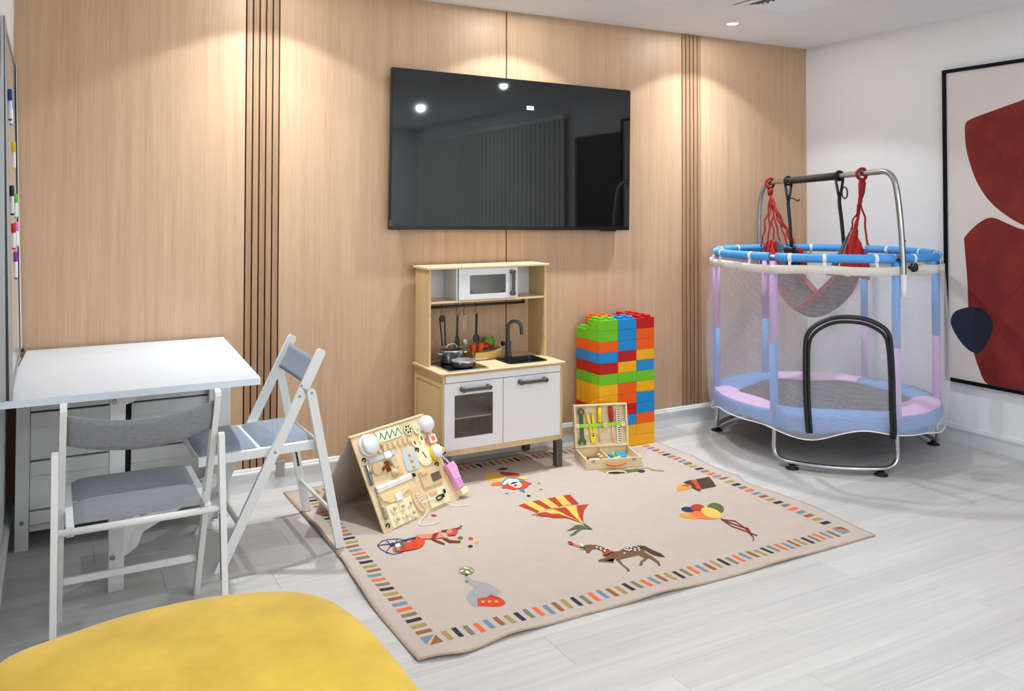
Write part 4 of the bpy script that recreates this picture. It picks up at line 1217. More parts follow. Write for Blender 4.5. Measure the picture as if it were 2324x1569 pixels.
  ('white', [(2.077,-1.475),(2.072,-1.479),(2.068,-1.479),(2.068,-1.474),(2.072,-1.469),(2.077,-1.467),(2.079,-1.470)]),
  ('white', [(2.052,-1.507),(2.047,-1.511),(2.043,-1.510),(2.043,-1.506),(2.047,-1.501),(2.051,-1.499),(2.054,-1.502)]),
  ('white', [(2.093,-1.473),(2.089,-1.477),(2.085,-1.476),(2.085,-1.472),(2.088,-1.466),(2.093,-1.465),(2.096,-1.467)]),
  ('white', [(2.084,-1.495),(2.079,-1.499),(2.075,-1.499),(2.075,-1.494),(2.079,-1.489),(2.084,-1.487),(2.086,-1.490)]),
  ('white', [(2.109,-1.476),(2.104,-1.480),(2.100,-1.480),(2.100,-1.475),(2.104,-1.470),(2.109,-1.468),(2.111,-1.471)]),
  ('white', [(2.095,-1.493),(2.090,-1.497),(2.086,-1.497),(2.086,-1.492),(2.090,-1.487),(2.095,-1.485),(2.097,-1.488)]),
  ('white', [(2.113,-1.495),(2.108,-1.499),(2.105,-1.498),(2.104,-1.494),(2.108,-1.489),(2.113,-1.487),(2.115,-1.490)]),
  ('white', [(2.102,-1.510),(2.097,-1.514),(2.093,-1.513),(2.093,-1.509),(2.097,-1.504),(2.102,-1.502),(2.104,-1.505)]),
  ('white', [(2.131,-1.496),(2.126,-1.500),(2.122,-1.499),(2.122,-1.495),(2.126,-1.490),(2.130,-1.488),(2.133,-1.491)]),
  ('white', [(2.120,-1.515),(2.115,-1.519),(2.111,-1.518),(2.111,-1.514),(2.115,-1.509),(2.120,-1.507),(2.122,-1.510)]),
  ('white', [(2.076,-1.491),(2.071,-1.495),(2.068,-1.495),(2.067,-1.490),(2.071,-1.485),(2.076,-1.483),(2.078,-1.486)]),
  ('coral', [(1.964,-1.471),(2.016,-1.464),(2.012,-1.476),(1.960,-1.486)]),
  ('coral', [(1.904,-1.305),(1.899,-1.326),(1.912,-1.339),(1.919,-1.330),(1.906,-1.318),(1.911,-1.301)]),
  ('coral', [(1.915,-1.311),(1.910,-1.348),(1.928,-1.374),(1.933,-1.368),(1.916,-1.342),(1.921,-1.306)]),
  ('white', [(1.928,-1.358),(1.932,-1.377),(1.945,-1.363),(1.941,-1.344)]),
  ('ink', [(1.913,-1.383),(1.929,-1.400),(1.934,-1.393),(1.919,-1.376)]),
 ],
 'balloons': [
  ('olive', [(2.745,-1.325),(2.724,-1.341),(2.704,-1.349),(2.687,-1.348),(2.676,-1.338),(2.672,-1.321),(2.677,-1.299),(2.689,-1.275),(2.707,-1.254),(2.728,-1.237),(2.749,-1.228),(2.767,-1.229),(2.778,-1.239),(2.782,-1.257),(2.776,-1.280),(2.763,-1.304)]),
  ('navy', [(2.624,-1.263),(2.611,-1.273),(2.597,-1.276),(2.584,-1.272),(2.574,-1.262),(2.570,-1.248),(2.572,-1.233),(2.580,-1.219),(2.593,-1.210),(2.608,-1.206),(2.621,-1.210),(2.631,-1.220),(2.635,-1.234),(2.633,-1.250)]),
  ('rust', [(2.679,-1.271),(2.662,-1.284),(2.644,-1.290),(2.629,-1.288),(2.618,-1.278),(2.616,-1.262),(2.621,-1.243),(2.633,-1.224),(2.650,-1.211),(2.669,-1.204),(2.685,-1.206),(2.695,-1.217),(2.698,-1.233),(2.692,-1.252)]),
  ('amber', [(2.594,-1.346),(2.582,-1.353),(2.567,-1.353),(2.550,-1.347),(2.535,-1.335),(2.523,-1.320),(2.516,-1.303),(2.515,-1.287),(2.522,-1.274),(2.533,-1.267),(2.549,-1.266),(2.566,-1.273),(2.581,-1.284),(2.594,-1.300),(2.600,-1.317),(2.600,-1.333)]),
  ('coral2', [(2.664,-1.385),(2.650,-1.394),(2.633,-1.395),(2.614,-1.390),(2.595,-1.378),(2.580,-1.361),(2.569,-1.341),(2.565,-1.320),(2.567,-1.301),(2.575,-1.286),(2.589,-1.277),(2.607,-1.275),(2.626,-1.280),(2.645,-1.293),(2.661,-1.310),(2.671,-1.331),(2.676,-1.352),(2.673,-1.371)]),
  ('straw', [(2.674,-1.391),(2.656,-1.401),(2.639,-1.401),(2.626,-1.391),(2.619,-1.371),(2.619,-1.346),(2.626,-1.318),(2.638,-1.291),(2.656,-1.271),(2.674,-1.259),(2.692,-1.259),(2.705,-1.270),(2.712,-1.290),(2.712,-1.317),(2.704,-1.345),(2.691,-1.371)]),
  ('maroon', [(2.646,-1.412),(2.629,-1.499),(2.645,-1.578),(2.624,-1.631),(2.596,-1.655),(2.599,-1.659),(2.631,-1.629),(2.654,-1.572),(2.638,-1.492),(2.655,-1.405)]),
  ('maroon', [(2.644,-1.415),(2.685,-1.459),(2.668,-1.529),(2.645,-1.596),(2.651,-1.627),(2.660,-1.620),(2.653,-1.590),(2.677,-1.523),(2.694,-1.451),(2.652,-1.407)]),
  ('maroon', [(2.643,-1.415),(2.657,-1.506),(2.672,-1.550),(2.637,-1.611),(2.644,-1.609),(2.681,-1.544),(2.666,-1.498),(2.653,-1.407)]),
 ],
 'magician': [
  ('bark', [(2.836,-0.931),(2.880,-0.918),(2.905,-0.919),(2.850,-1.053),(2.812,-1.080),(2.816,-1.015)]),
  ('bark', [(2.923,-0.924),(3.013,-0.925),(2.941,-1.058),(2.845,-1.059)]),
  ('coral', [(2.888,-0.928),(2.919,-0.924),(2.850,-1.053),(2.830,-1.046)]),
  ('amber', [(2.741,-0.989),(2.791,-0.957),(2.825,-0.955),(2.832,-1.004),(2.804,-1.023),(2.756,-1.026),(2.726,-1.019)]),
  ('rust', [(2.781,-0.976),(2.815,-0.967),(2.826,-1.000),(2.789,-1.000)]),
 ],
 'elephant': [
  ('khaki', [(2.565,-0.555),(2.635,-0.562),(2.718,-0.615),(2.788,-0.636),(2.767,-0.676),(2.674,-0.675),(2.582,-0.636)]),
  ('cream', [(2.679,-0.669),(2.667,-0.677),(2.650,-0.680),(2.631,-0.678),(2.611,-0.670),(2.594,-0.658),(2.583,-0.644),(2.579,-0.629),(2.583,-0.617),(2.594,-0.608),(2.611,-0.605),(2.631,-0.607),(2.651,-0.615),(2.668,-0.627),(2.679,-0.642),(2.683,-0.656)]),
  ('ink', [(2.669,-0.669),(2.660,-0.675),(2.647,-0.676),(2.631,-0.673),(2.614,-0.666),(2.599,-0.656),(2.589,-0.645),(2.584,-0.634),(2.587,-0.624),(2.595,-0.618),(2.609,-0.617),(2.625,-0.620),(2.642,-0.627),(2.657,-0.637),(2.667,-0.649),(2.671,-0.660)]),
  ('olive', [(2.693,-0.624),(2.769,-0.649),(2.753,-0.684),(2.674,-0.675)]),
  ('navy', [(2.776,-0.697),(2.767,-0.704),(2.756,-0.707),(2.745,-0.705),(2.738,-0.698),(2.737,-0.688),(2.741,-0.678),(2.750,-0.670),(2.761,-0.667),(2.772,-0.670),(2.779,-0.677),(2.780,-0.687)]),
  ('khaki', [(2.766,-0.653),(2.809,-0.659),(2.818,-0.708),(2.861,-0.745),(2.873,-0.730),(2.831,-0.693),(2.822,-0.643),(2.778,-0.637)]),
 ],
 'ribbon': [
  ('coral', [(1.528,-0.747),(1.531,-0.766),(1.550,-0.766),(1.556,-0.749),(1.539,-0.750),(1.537,-0.734)]),
 ],
}
FIG_LABEL = dict(kite='printed red and yellow striped parasol', clown='printed clown face with red hair', acrobat='printed acrobat on a wheel juggling', seal='printed grey seal balancing a ball',
                 horse='printed spotted brown horse', balloons='printed bunch of balloons', magician='printed face in a dark top hat', elephant='printed olive animal figure by the toy toolbox', ribbon='printed small red ribbon')
for k_, polys in PRINTS.items():
    loose_, body_ = [], polys
    if k_ == 'clown': body_, loose_ = polys[:-4], polys[-4:]
    if k_ == 'acrobat': body_, loose_ = polys[:-5], polys[-5:]
    o = print_mesh('printed_' + ('parasol' if k_ == 'kite' else k_), body_)
    o['label'] = FIG_LABEL[k_]
    for q in loose_: print_mesh('printed_ball', [q])
CYC = ['d_gold', 'd_dark', 'd_olive', 'd_orange', 'd_blue', 'd_brown']
dash = []
for k in range(48):
    x = 1.145 + k * 0.0384
    jit = 0.004 * math.sin(k * 1.7)
    dash.append((CYC[k % 6], [(x, -1.724 + jit), (x + .0175, -1.724 + jit), (x + .0165, -1.793 + jit), (x - .001, -1.793 + jit)]))
c2 = ['d_brown', 'd_gold', 'd_dark', 'd_olive', 'd_orange', 'd_blue']
for k in range(34):
    y = -1.707 + k * 0.0437
    x0 = 1.07 + (0.012 if y > -1.2 else 0) + (0.012 if y > -.9 else 0)
    dash.append((c2[k % 6], [(x0, y), (x0 + .054, y), (x0 + .054, y + .022), (x0, y + .022)]))
c3 = ['d_dark', 'd_gold', 'd_brown', 'd_blue', 'd_orange', 'd_olive']
for k in range(30):
    y = -1.672 + k * 0.0478
    if y > -.28: break
    x0 = 3.004 + (y + 1.67) * 0.033
    dash.append((c3[k % 6], [(x0, y), (x0 + .05, y), (x0 + .05, y + .027), (x0, y + .027)]))
for k in range(48):
    x = 1.16 + k * 0.0384
    if 1.16 <= x <= 3.0:
        dash.append((CYC[(k * 5) % 6], [(x, -.155), (x + .0175, -.155), (x + .0175, -.222), (x, -.222)]))
dash.append(('d_blue', [(1.07, -1.728), (1.118, -1.729), (1.069, -1.784)])); dash.append(('d_brown', [(1.122, -1.733), (1.123, -1.795), (1.076, -1.795)]))
dash.append(('d_brown', [(3.0, -1.715), (3.052, -1.72), (3.05, -1.775)])); dash.append(('d_blue', [(2.998, -1.725), (3.046, -1.782), (2.995, -1.782)]))
for q in dash: print_mesh('printed_dash', [q])
# ------------------------------------------------------------------ toy kitchen
def rrect(x0, x1, y0, y1, r, n=5):
    P = []
    for (cx, cy, a0) in ((x1 - r, y1 - r, 0), (x0 + r, y1 - r, 90), (x0 + r, y0 + r, 180), (x1 - r, y0 + r, 270)):
        for k in range(n + 1):
            a = R(a0 + 90 * k / n); P.append((cx + r * math.cos(a), cy + r * math.sin(a)))
    return P
def loft(rings, caps=(True, True), smooth=False, mb=None):
    mb = mb or MB()
    V = [[mb.bm.verts.new((p[0], p[1], z)) for p in ring] for ring, z in rings]
    n = len(V[0])
    for A, B in zip(V, V[1:]):
        for k in range(n):
            f = mb.bm.faces.new((A[k], A[(k + 1) % n], B[(k + 1) % n], B[k])); f.smooth = smooth
    if caps[0]: mb.bm.faces.new(V[0][::-1])
    if caps[1]: mb.bm.faces.new(V[-1])
    return mb
kz = 0.0075
kt = Thing('toy_kitchen', 'birch and white toy kitchen with hob, sink and microwave shelf', 'toy kitchen', (2.09, -0.22, kz))
def kp(name, mb, m, label=None): return part(kt, name, mb, m, world=True, label=label)
X0, X1 = 1.742, 2.441
YF, YB = -0.404, -0.028
ZC = 0.566
# legs
for (x0, x1) in ((X0 + .002, X0 + .04), (X1 - .04, X1 - .002)):
    for (y0, y1) in ((-.414, -.376), (-.066, -.03)):
        kp('leg', MB().box(x0, x1, y0, y1, kz, 0.147, .0015), 'kit_grey')
# carcass
for (x0, x1, s_) in ((X0, X0 + .012, 1), (X1 - .012, X1, -1)):
    kp('side_panel', MB().box(x0 + (.003 if s_ > 0 else 0), x1 - (.003 if s_ < 0 else 0), YF + .002, YB, 0.15, ZC - .0135, .001), 'birch')
    for (y0, y1) in ((YF, YF + .032), (YB - .03, YB)):
        xx0, xx1 = (x0 - .004, x0 + .0028) if s_ > 0 else (x1 - .0028, x1 + .004)
        kp('side_stile', MB().box(xx0, xx1, y0, y1, 0.147, ZC - .0135, .001), 'birch')
    xx0, xx1 = (x0 - .002, x0 + .0028) if s_ > 0 else (x1 - .0028, x1 + .002)
    kp('side_rail', MB().box(xx0, xx1, YF + .033, YB - .031, 0.49, ZC - .0135, .001), 'birch')
kp('bottom_panel', MB().box(X0 + .0125, X1 - .0125, YF + .004, YB, 0.148, 0.176, .001), 'birch')
kp('back_panel', MB().box(X0 + .0125, X1 - .0125, YB - .008, YB, 0.177, ZC - .014), 'birch')
kp('divider', MB().box(2.074, 2.084, YF + .025, YB - .0085, 0.177, ZC - .065), 'birch')
kp('inner_shelf', MB().box(X0 + .0125, 2.0735, YF + .016, YB - .0085, 0.325, 0.332), 'kit_white')
kp('front_rail', MB().box(X0 + .0125, X1 - .0125, YF - .003, YF + .012, 0.516, ZC - .0135, .001), 'kit_white')
def handle(th, a, b, out=(0, -.026, 0)):
    a, b, out = Vector(a), Vector(b), Vector(out)
    d = (b - a).normalized()
    mb = MB()
    mb.bar(a + out, b + out, .018, .011, up=out, bev=.002)
    for p, sg in ((a, 1), (b, -1)):
        q = out.to_track_quat('Z', 'Y').to_matrix()
        mb.lathe([(.0125, 0.0), (.0125, out.length + .004), (.010, out.length + .006)], c=p, n=14, M=q)
    return part(th, 'handle', mb, 'kit_grey', world=True, label='dark grey bar handle')
yd0, yd1 = YF - .003, YF + .011
def framed(x0, x1, z0, z1, gx0, gx1, gz0, gz1, y0, y1):
    mb = MB()
    for (a, b, c, d) in ((x0, x1, z0, gz0), (x0, x1, gz1, z1), (x0, gx0, gz0, gz1), (gx1, x1, gz0, gz1)):
        mb.box(a, b, y0, y1, c, d, .0008)
    return mb
ov = kp('oven_door', framed(1.746, 2.0775, .1775, .513, 1.803, 2.02, .236, .45, yd0, yd1), 'kit_white')
part(ov, 'pane', MB().box(1.802, 2.021, yd0 + .005, yd0 + .008, .235, .451), 'toy_glass', world=True)
handle(ov, (1.842, yd0, .479), (1.99, yd0, .479))
cd = kp('cupboard_door', MB().box(2.081, 2.4275, yd0, yd1, .1775, .513, .001), 'kit_white')
handle(cd, (2.178, yd0, .484), (2.326, yd0, .484))
# worktop with the sink cut out
cx0, cx1, cy0, cy1 = 1.722, 2.462, -.420, -.026
sx0, sx1, sy0, sy1 = 2.165, 2.385, -.335, -.17
mb = MB()
outer = rrect(cx0, cx1, cy0, cy1, .016)
inner = rrect(sx0, sx1, sy0, sy1, .02)
for z, flip in ((ZC - .013, True), (ZC, False)):
    A = [mb.bm.verts.new((p[0], p[1], z)) for p in outer]; B = [mb.bm.verts.new((p[0], p[1], z)) for p in inner]
    n = len(A)
    for k in range(n):
        mb.bm.faces.new((A[k], A[(k + 1) % n], B[(k + 1) % n], B[k]))
    if z < ZC - .001: A0, B0 = A, B
    else:
        for k in range(n):
            mb.bm.faces.new((A0[k], A0[(k + 1) % n], A[(k + 1) % n], A[k])); mb.bm.faces.new((B0[k], B[k], B[(k + 1) % n], B0[(k + 1) % n]))
wt = kp('worktop', mb, 'birch_top')
kp('worktop_edge', loft([(rrect(cx0 - .0004, cx1 + .0004, cy0 - .0004, cy1, .016), ZC - .0122), (rrect(cx0 - .0004, cx1 + .0004, cy0 - .0004, cy1, .016), ZC - .0035)], (False, False)), 'ply_edge')
sk = kp('sink', loft([(rrect(sx0 - .012, sx1 + .012, sy0 - .012, sy1 + .012, .03), ZC + .0002), (rrect(sx0 - .011, sx1 + .011, sy0 - .011, sy1 + .011, .03), ZC + .004), (rrect(sx0 + .002, sx1 - .002, sy0 + .002, sy1 - .002, .022), ZC + .003), (rrect(sx0 + .008, sx1 - .008, sy0 + .008, sy1 - .008, .02), ZC - .055), (rrect(sx0 + .06, sx1 - .06, sy0 + .06, sy1 - .06, .01), ZC - .056)], (False, True)), 'sink_grey')
fc = kp('tap', MB().lathe([(.021, ZC + .0003), (.021, ZC + .004), (.0165, ZC + .006), (.0165, ZC + .085), (.012, ZC + .088)], c=(2.262, -.125, 0), n=18), 'kit_grey')
sp_ = smoothpts([(2.262, -.125, ZC + .08), (2.262, -.125, .72), (2.266, -.128, .747), (2.283, -.138, .762), (2.305, -.150, .760), (2.322, -.160, .742), (2.326, -.163, .705), (2.326, -.163, .688)], 5)
part(fc, 'spout', MB().tube(sp_, .0095, 12), 'kit_grey', world=True)
part(fc, 'lever', MB().tube([(2.262, -.125, .640), (2.228, -.13, .642)], .008, 10).tube([(2.228, -.13, .642), (2.220, -.131, .642)], .014, 12), 'dark_metal', world=True)
hb = kp('hob', MB().box(1.784, 2.004, -.388, -.120, ZC + .0002, ZC + .005, .001), 'hob_black')
mb = MB()
for (a, b, c, d) in ((1.7815, 2.0065, -.3905, -.3855), (1.7815, 2.0065, -.1225, -.1175), (1.7815, 1.7865, -.3855, -.1225), (2.0015, 2.0065, -.3855, -.1225)):
    mb.box(a, b, c, d, ZC + .0003, ZC + .0062, .0006)
part(hb, 'trim', mb, 'aluminium', world=True)
# hutch above
HY = -.215
for x0 in (1.742, 2.4435):
    kp('hutch_side', MB().box(x0, x0 + .0125, HY, -.03, ZC + .0003, 1.0735, .001), 'birch')
kp('hutch_top', MB().box(1.728, 2.470, HY - .014, -.026, 1.074, 1.086, .002), 'birch_top')
kp('hutch_shelf', MB().box(1.755, 2.443, HY + .004, -.031, .8925, .904, .001), 'birch_top')
kp('hutch_back', MB().box(1.755, 2.443, -.040, -.031, .9045, 1.0735), 'kit_white')
for x0 in (1.902, 2.268):
    kp('hutch_divider', MB().box(x0, x0 + .008, HY + .006, -.041, .9045, 1.0735), 'kit_white')
mw = kp('microwave_door', framed(1.914, 2.262, .9055, 1.0725, 1.978, 2.196, .934, 1.036, HY - .004, HY + .006), 'kit_white')
part(mw, 'pane', MB().box(1.977, 2.197, HY - .001, HY + .002, .933, 1.037), 'toy_glass', world=True)
handle(mw, (2.232, HY - .004, .930), (2.232, HY - .004, 1.048), (0, -.024, 0))
kp('utensil_rail', MB().tube([(1.7555, -.150, .868), (2.352, -.150, .868)], .0075, 12).box(2.338, 2.350, -.155, -.145, .868, .892), 'dark_metal')
# white toy cable lying behind the microwave glass
cab = []
for k in range(60):
    a = k * .55
    cab.append((2.085 + .075 * math.cos(a) * (1 - k * .004), -.15 + .03 * math.sin(a * 1.3), .911 + .035 * abs(math.sin(a * .5)) * (1 if k % 3 else .6)))
solo('cable', MB().tube(smoothpts(cab, 2), .0022, 5), 'white_plastic', 'white coiled cable lying inside the toy microwave', 'cable')

# ------------------------------------------------------------------ things on and in the toy kitchen
ht_ = ZC + .0063
pot = Thing('toy_pot', 'small steel cooking pot with lid on the back of the toy hob', 'pot', (1.893, -.172, ht_))
part(pot, 'body', MB().lathe([(.050, 0), (.060, .003), (.0615, .062), (.0635, .064), (.0635, .066), (.058, .066), (.0575, .006), (.0001, .005)], n=32), 'steel')
ld = part(pot, 'lid', MB().lathe([(.0635, .0665), (.0635, .069), (.055, .074), (.03, .079), (.0001, .081)], n=32), 'lid_glass')
part(ld, 'rim', MB().lathe([(.0645, .0662), (.0655, .068), (.0645, .0702)], n=32, caps=False), 'steel')
part(ld, 'handle', MB().tube(smoothpts([(-.032, 0, .079), (-.022, 0, .094), (0, 0, .099), (.022, 0, .094), (.032, 0, .079)], 5), .0035, 8), 'steel')
for s_ in (-1, 1):
    part(pot, 'side_handle', MB().tube(smoothpts([(s_ * .061, -.022, .052), (s_ * .08, -.02, .054), (s_ * .086, 0, .055), (s_ * .08, .02, .054), (s_ * .061, .022, .052)], 5), .0036, 8), 'steel')
pan = Thing('toy_pan', 'small shiny steel frying pan on the front of the toy hob', 'pan', (1.897, -.314, ht_))
part(pan, 'body', MB().lathe([(.040, 0), (.050, .003), (.064, .032), (.0665, .036), (.064, .037), (.049, .008), (.0001, .006)], n=32), 'steel')
part(pan, 'handle', MB().tube(smoothpts([(.062, .0, .030), (.08, .006, .033), (.115, .018, .030), (.150, .03, .028)], 5), .005, 8, radii=None), 'steel')
part(pan, 'rivet', MB().sphere((.0545, -.006, .026), .004, 8, 6), 'steel')
# basket
bk = Thing('felt_basket', 'tan felt basket of toy vegetables beside the toy tap', 'basket', (2.105, -.118, ZC + .0003))
def bwall(x0, y0, x1, y1, h0, h1, dip):
    d = Vector((x1 - x0, y1 - y0, 0)); nrm = Vector((d.y, -d.x, 0)).normalized()
    def f(u, v):
        h = h0 + (h1 - h0) * u - dip * math.sin(math.pi * u)
        p = Vector((x0, y0, 0)) + d * u + nrm * (0.012 * v)
        return Vector((p.x, p.y, .003 + h * v))
    return MB().solid_grid(f, 14, 4, .004)
part(bk, 'wall', bwall(-.072, -.046, .086, -.046, .043, .058, .008), 'basket_felt')
part(bk, 'wall', bwall(.086, -.046, .086, .046, .058, .055, .0), 'basket_felt')
part(bk, 'wall', bwall(.086, .046, -.072, .046, .055, .045, .0), 'basket_felt')
part(bk, 'wall', bwall(-.072, .046, -.072, -.046, .045, .043, .0), 'basket_felt')
part(bk, 'base', MB().box(-.07, .084, -.044, .044, .0005, .003), 'basket_felt')
bz = ZC + .004
def veg(name, mb, m, label, cat): return solo(name, mb, m, label, cat, 'toy vegetables in the felt basket')
def carrot(x, y, z, tx, ty, label):
    d = Vector((tx, ty, 1)).normalized()
    q = d.to_track_quat('Z', 'Y').to_matrix()
    veg('toy_carrot', MB().lathe([(.0001, 0), (.008, .004), (.014, .03), (.0175, .065), (.0165, .078), (.009, .086), (.0001, .088)], c=(x, y, z), n=16, M=q), 'carrot', label, 'carrot')
carrot(2.053, -.120, bz + .001, -.16, -.10, 'orange toy carrot, leaning left in the felt basket')
carrot(2.078, -.120, bz + .001, .16, -.12, 'orange toy carrot, taller and leaning right in the felt basket')
veg('toy_pepper', MB().sphere((2.128, -.104, bz + .058), .026, 16, 10, (1.45, .9, .9), Matrix.Rotation(R(10), 3, 'Y')).sphere((2.106, -.095, bz + .062), .02, 12, 8), 'tomato', 'red toy pepper lying between the carrots and the green cabbage', 'pepper')
cb = MB()
rnd = random.Random(3)
def leafball(c, r, n, m_, amp):
    t = bmesh.new(); bmesh.ops.create_uvsphere(t, u_segments=n, v_segments=m_, radius=1)
    for v in t.verts:
        k = 1 + amp * math.sin(7 * math.atan2(v.co.y, v.co.x) + 3 * v.co.z) * math.sin(5 * v.co.z + 1)
        v.co = Vector(c) + v.co * r * k
    return t
cbt = Thing('toy_cabbage', 'green toy cabbage at the back of the felt basket', 'cabbage', (2.162, -.075, bz), group='toy vegetables in the felt basket')
part(cbt, 'heart', MB().merge(leafball((0, 0, .078), .031, 20, 14, .05), None, True), 'leaf_pale')
for k in range(5):
    a = k * 1.256 + .3
    def leaf(u, v, a=a):
        th = a + (u - .5) * 1.9; ph = -.9 + v * 1.75
        rr = .036 + .003 * math.sin(u * 20) * v
        return Vector((rr * math.cos(th) * math.cos(ph), rr * math.sin(th) * math.cos(ph), .078 + rr * math.sin(ph)))
    part(cbt, 'leaf', MB().solid_grid(leaf, 10, 6, .0018), 'leaf_green')
ct = Thing('toy_cucumber', 'green toy cucumber lying along the front of the felt basket', 'cucumber', (2.09, -.135, bz + .035), group='toy vegetables in the felt basket')
part(ct, 'skin', MB().tube([(0, 0, 0), (.03, .004, .0), (.06, .008, .004)], .0125, 14), 'cucumber')
part(ct, 'cut_face', MB().lathe([(.0118, 0), (.0118, .003), (.0001, .003)], c=(0, 0, 0), n=14, M=Vector((-1, 0, 0)).to_track_quat('Z', 'Y').to_matrix()), 'cucumber_flesh')
veg('toy_mushroom', MB().sphere((2.176, -.128, bz + .056), .014, 12, 8, (1, 1, .8)).lathe([(.006, .03), (.005, .05)], c=(2.176, -.128, bz), n=10), 'nut_brown', 'brown toy mushroom on the right side of the felt basket', 'mushroom')
# hooks and utensils on the rail
RY, RZ = -.150, .868
def hook(x, label):
    P = smoothpts([(x - .001, RY + .011, RZ - .004), (x, RY + .009, RZ + .009), (x, RY - .004, RZ + .0108), (x + .001, RY - .0115, RZ - .002), (x - .004, RY - .0105, RZ - .024), (x - .005, RY - .0105, RZ - .038), (x - .001, RY - .015, RZ - .047), (x + .006, RY - .017, RZ - .042), (x + .007, RY - .017, RZ - .034)], 4)
    solo('s_hook', MB().tube(P, .0016, 6), 'black_plastic', label, 'hook', 'black s-hooks on the toy kitchen rail')
HX = (1.769, 1.840, 1.929, 1.972, 2.043)
for x, l in zip(HX, ('black s-hook at the left end of the toy rail', 'black s-hook holding the toy tongs', 'black s-hook holding the toy spatula', 'black s-hook holding the toy skimmer', 'black s-hook holding the toy slotted spoon')):
    hook(x, l)
UY = RY - .0165
tg = Thing('toy_tongs', 'black toy tongs hanging from the rail', 'tongs', (1.840, UY, .665), group='toy utensils on the rail')
part(tg, 'head', MB().lathe([(.016, -.006), (.018, -.003), (.018, .003), (.016, .006)], c=(0, 0, .143), n=18, M=Matrix.Rotation(R(90), 3, 'X')), 'black_plastic')
for s_ in (-1, 1):
    part(tg, 'arm', MB().bar((s_ * .0145, 0, .142), (s_ * .0085 + .010, 0, .0), .007, .006, up=(0, 1, 0), bev=.001), 'black_plastic')
st = Thing('toy_spatula', 'black toy spatula hanging from the rail', 'spatula', (1.929, UY, .655), group='toy utensils on the rail')
part(st, 'handle', MB().bar((0.001, 0, .165), (-.002, 0, .055), .011, .007, up=(0, 1, 0), bev=.002), 'black_plastic')
part(st, 'blade', MB().prism([(-.009, .056), (.007, .056), (.017, .0), (-.021, .0)], -.0015, .0015, Matrix.Rotation(R(90), 4, 'X')), 'black_plastic')
sk_ = Thing('toy_skimmer', 'small wire toy skimmer with a round steel bowl hanging from the rail', 'skimmer', (1.972, UY, .665), group='toy utensils on the rail')
part(sk_, 'handle', MB().tube([(-.005, 0, .025), (-.007, 0, .155), (.006, 0, .155), (.005, 0, .025)], .0013, 6), 'steel')
part(sk_, 'bowl', MB().sphere((0, -.004, .012), .020, 16, 8, (1, .55, 1)), 'chrome_dark')
ss = Thing('toy_slotted_spoon', 'black toy slotted spoon hanging from the rail behind the carrots', 'spoon', (2.043, UY, .66), group='toy utensils on the rail')
part(ss, 'handle', MB().bar((0.001, 0, .16), (-.001, 0, .05), .012, .008, up=(0, 1, 0), bev=.002), 'black_plastic')
part(ss, 'bowl', MB().sphere((-.002, 0, .028), .019, 14, 8, (1.05, .35, 1.3)), 'black_plastic')
rt = Thing('toy_whisk', 'thin wire toy whisk loop hanging at the left end of the rail', 'whisk', (1.776, UY, .66), group='toy utensils on the rail')
part(rt, 'handle', MB().tube([(-.002, 0, .165), (-.003, 0, .03)], .0022, 6), 'chrome_dark')
part(rt, 'loop', MB().tube([(.014 * math.cos(a / 8 * math.pi), 0, .012 + .017 * math.sin(a / 8 * math.pi)) for a in range(16)], .0013, 6, closed=True), 'chrome_dark')

# ------------------------------------------------------------------ tower of building blocks
BWD, BH = 0.1317, 0.0619
TX, TYF, TZ0 = 2.769, -0.284, 0.0078
DEP = 0.243
def block_mesh(nx, ny, key, cache={}):
    k = (nx, ny, key)
    if k in cache: return cache[k]
    w, d = nx * BWD / 2, ny * DEP / 4
    mb = MB().box(-w / 2 + .0004, w / 2 - .0004, -d / 2 + .0004, d / 2 - .0004, 0.0, BH - .0004, .0016)
    me = mb.mesh('block'); me.materials.append(MATS[key])
    sm = MB()
    sm.lathe([(.0215, 0.0), (.0215, .0125), (.0205, .0138), (.0001, .0138)], n=18)
    ms = sm.mesh('stud'); ms.materials.append(MATS[key])
    cache[k] = (me, ms, nx, ny)
    return cache[k]
COLN = dict(g='green', b='blue', r='red', o='orange', y='yellow')
ORD = ('top', 'second', 'third', 'fourth', 'fifth', 'sixth', 'seventh', 'eighth', 'ninth', 'tenth', 'eleventh', 'lowest')
CNM = ('left', 'middle', 'right')
def block(c, nx, ny, x, y, row, label, studs):
    me, ms, _, _ = block_mesh(nx, ny, 'block_' + COLN[c])
    t = Thing('toy_block', label, 'toy block', (x, y, TZ0 + (11 - row) * BH), 0, 'building blocks in the tower')
    o = bpy.data.objects.new('body', me); col.objects.link(o); o.parent = t.o
    if studs:
        for i in range(nx):
            for j in range(ny):
                if studs is not True and (i, j) not in studs: continue
                s_ = bpy.data.objects.new('stud', ms); col.objects.link(s_); s_.parent = t.o
                s_.location = (-nx * BWD / 4 + BWD / 4 + i * BWD / 2, -ny * DEP / 8 + DEP / 8 + j * DEP / 4, BH - .0006)
COLS = ('ggobrgyyrgyy', 'bbbrygoorbyy', 'rooybgybboyy')
for ci, seq in enumerate(COLS):
    for row, c in enumerate(seq):
        x = TX + BWD * (ci + .5)
        if row == 11 and ci > 0:
            continue
        nm = COLN[c]
        lab = '%s toy block, %s layer from the top in the %s column of the tower' % (nm, ORD[row], CNM[ci])
        if row == 0: lab = '%s toy block on top of the %s column of the tower' % (nm, CNM[ci])
        if row == 11: lab = '%s toy block at the bottom of the %s column of the tower' % (nm, CNM[ci])
        if row == 0 and ci < 2:
            block(c, 2, 2, x, TYF + DEP / 4, row, lab, True)
        else:
            block(c, 2, 4, x, TYF + DEP / 2, row, lab, True if row == 0 else (((0, 2), (0, 3)) if (row, ci) == (1, 0) else (((1, 2), (1, 3)) if (row, ci) == (1, 1) else False)))
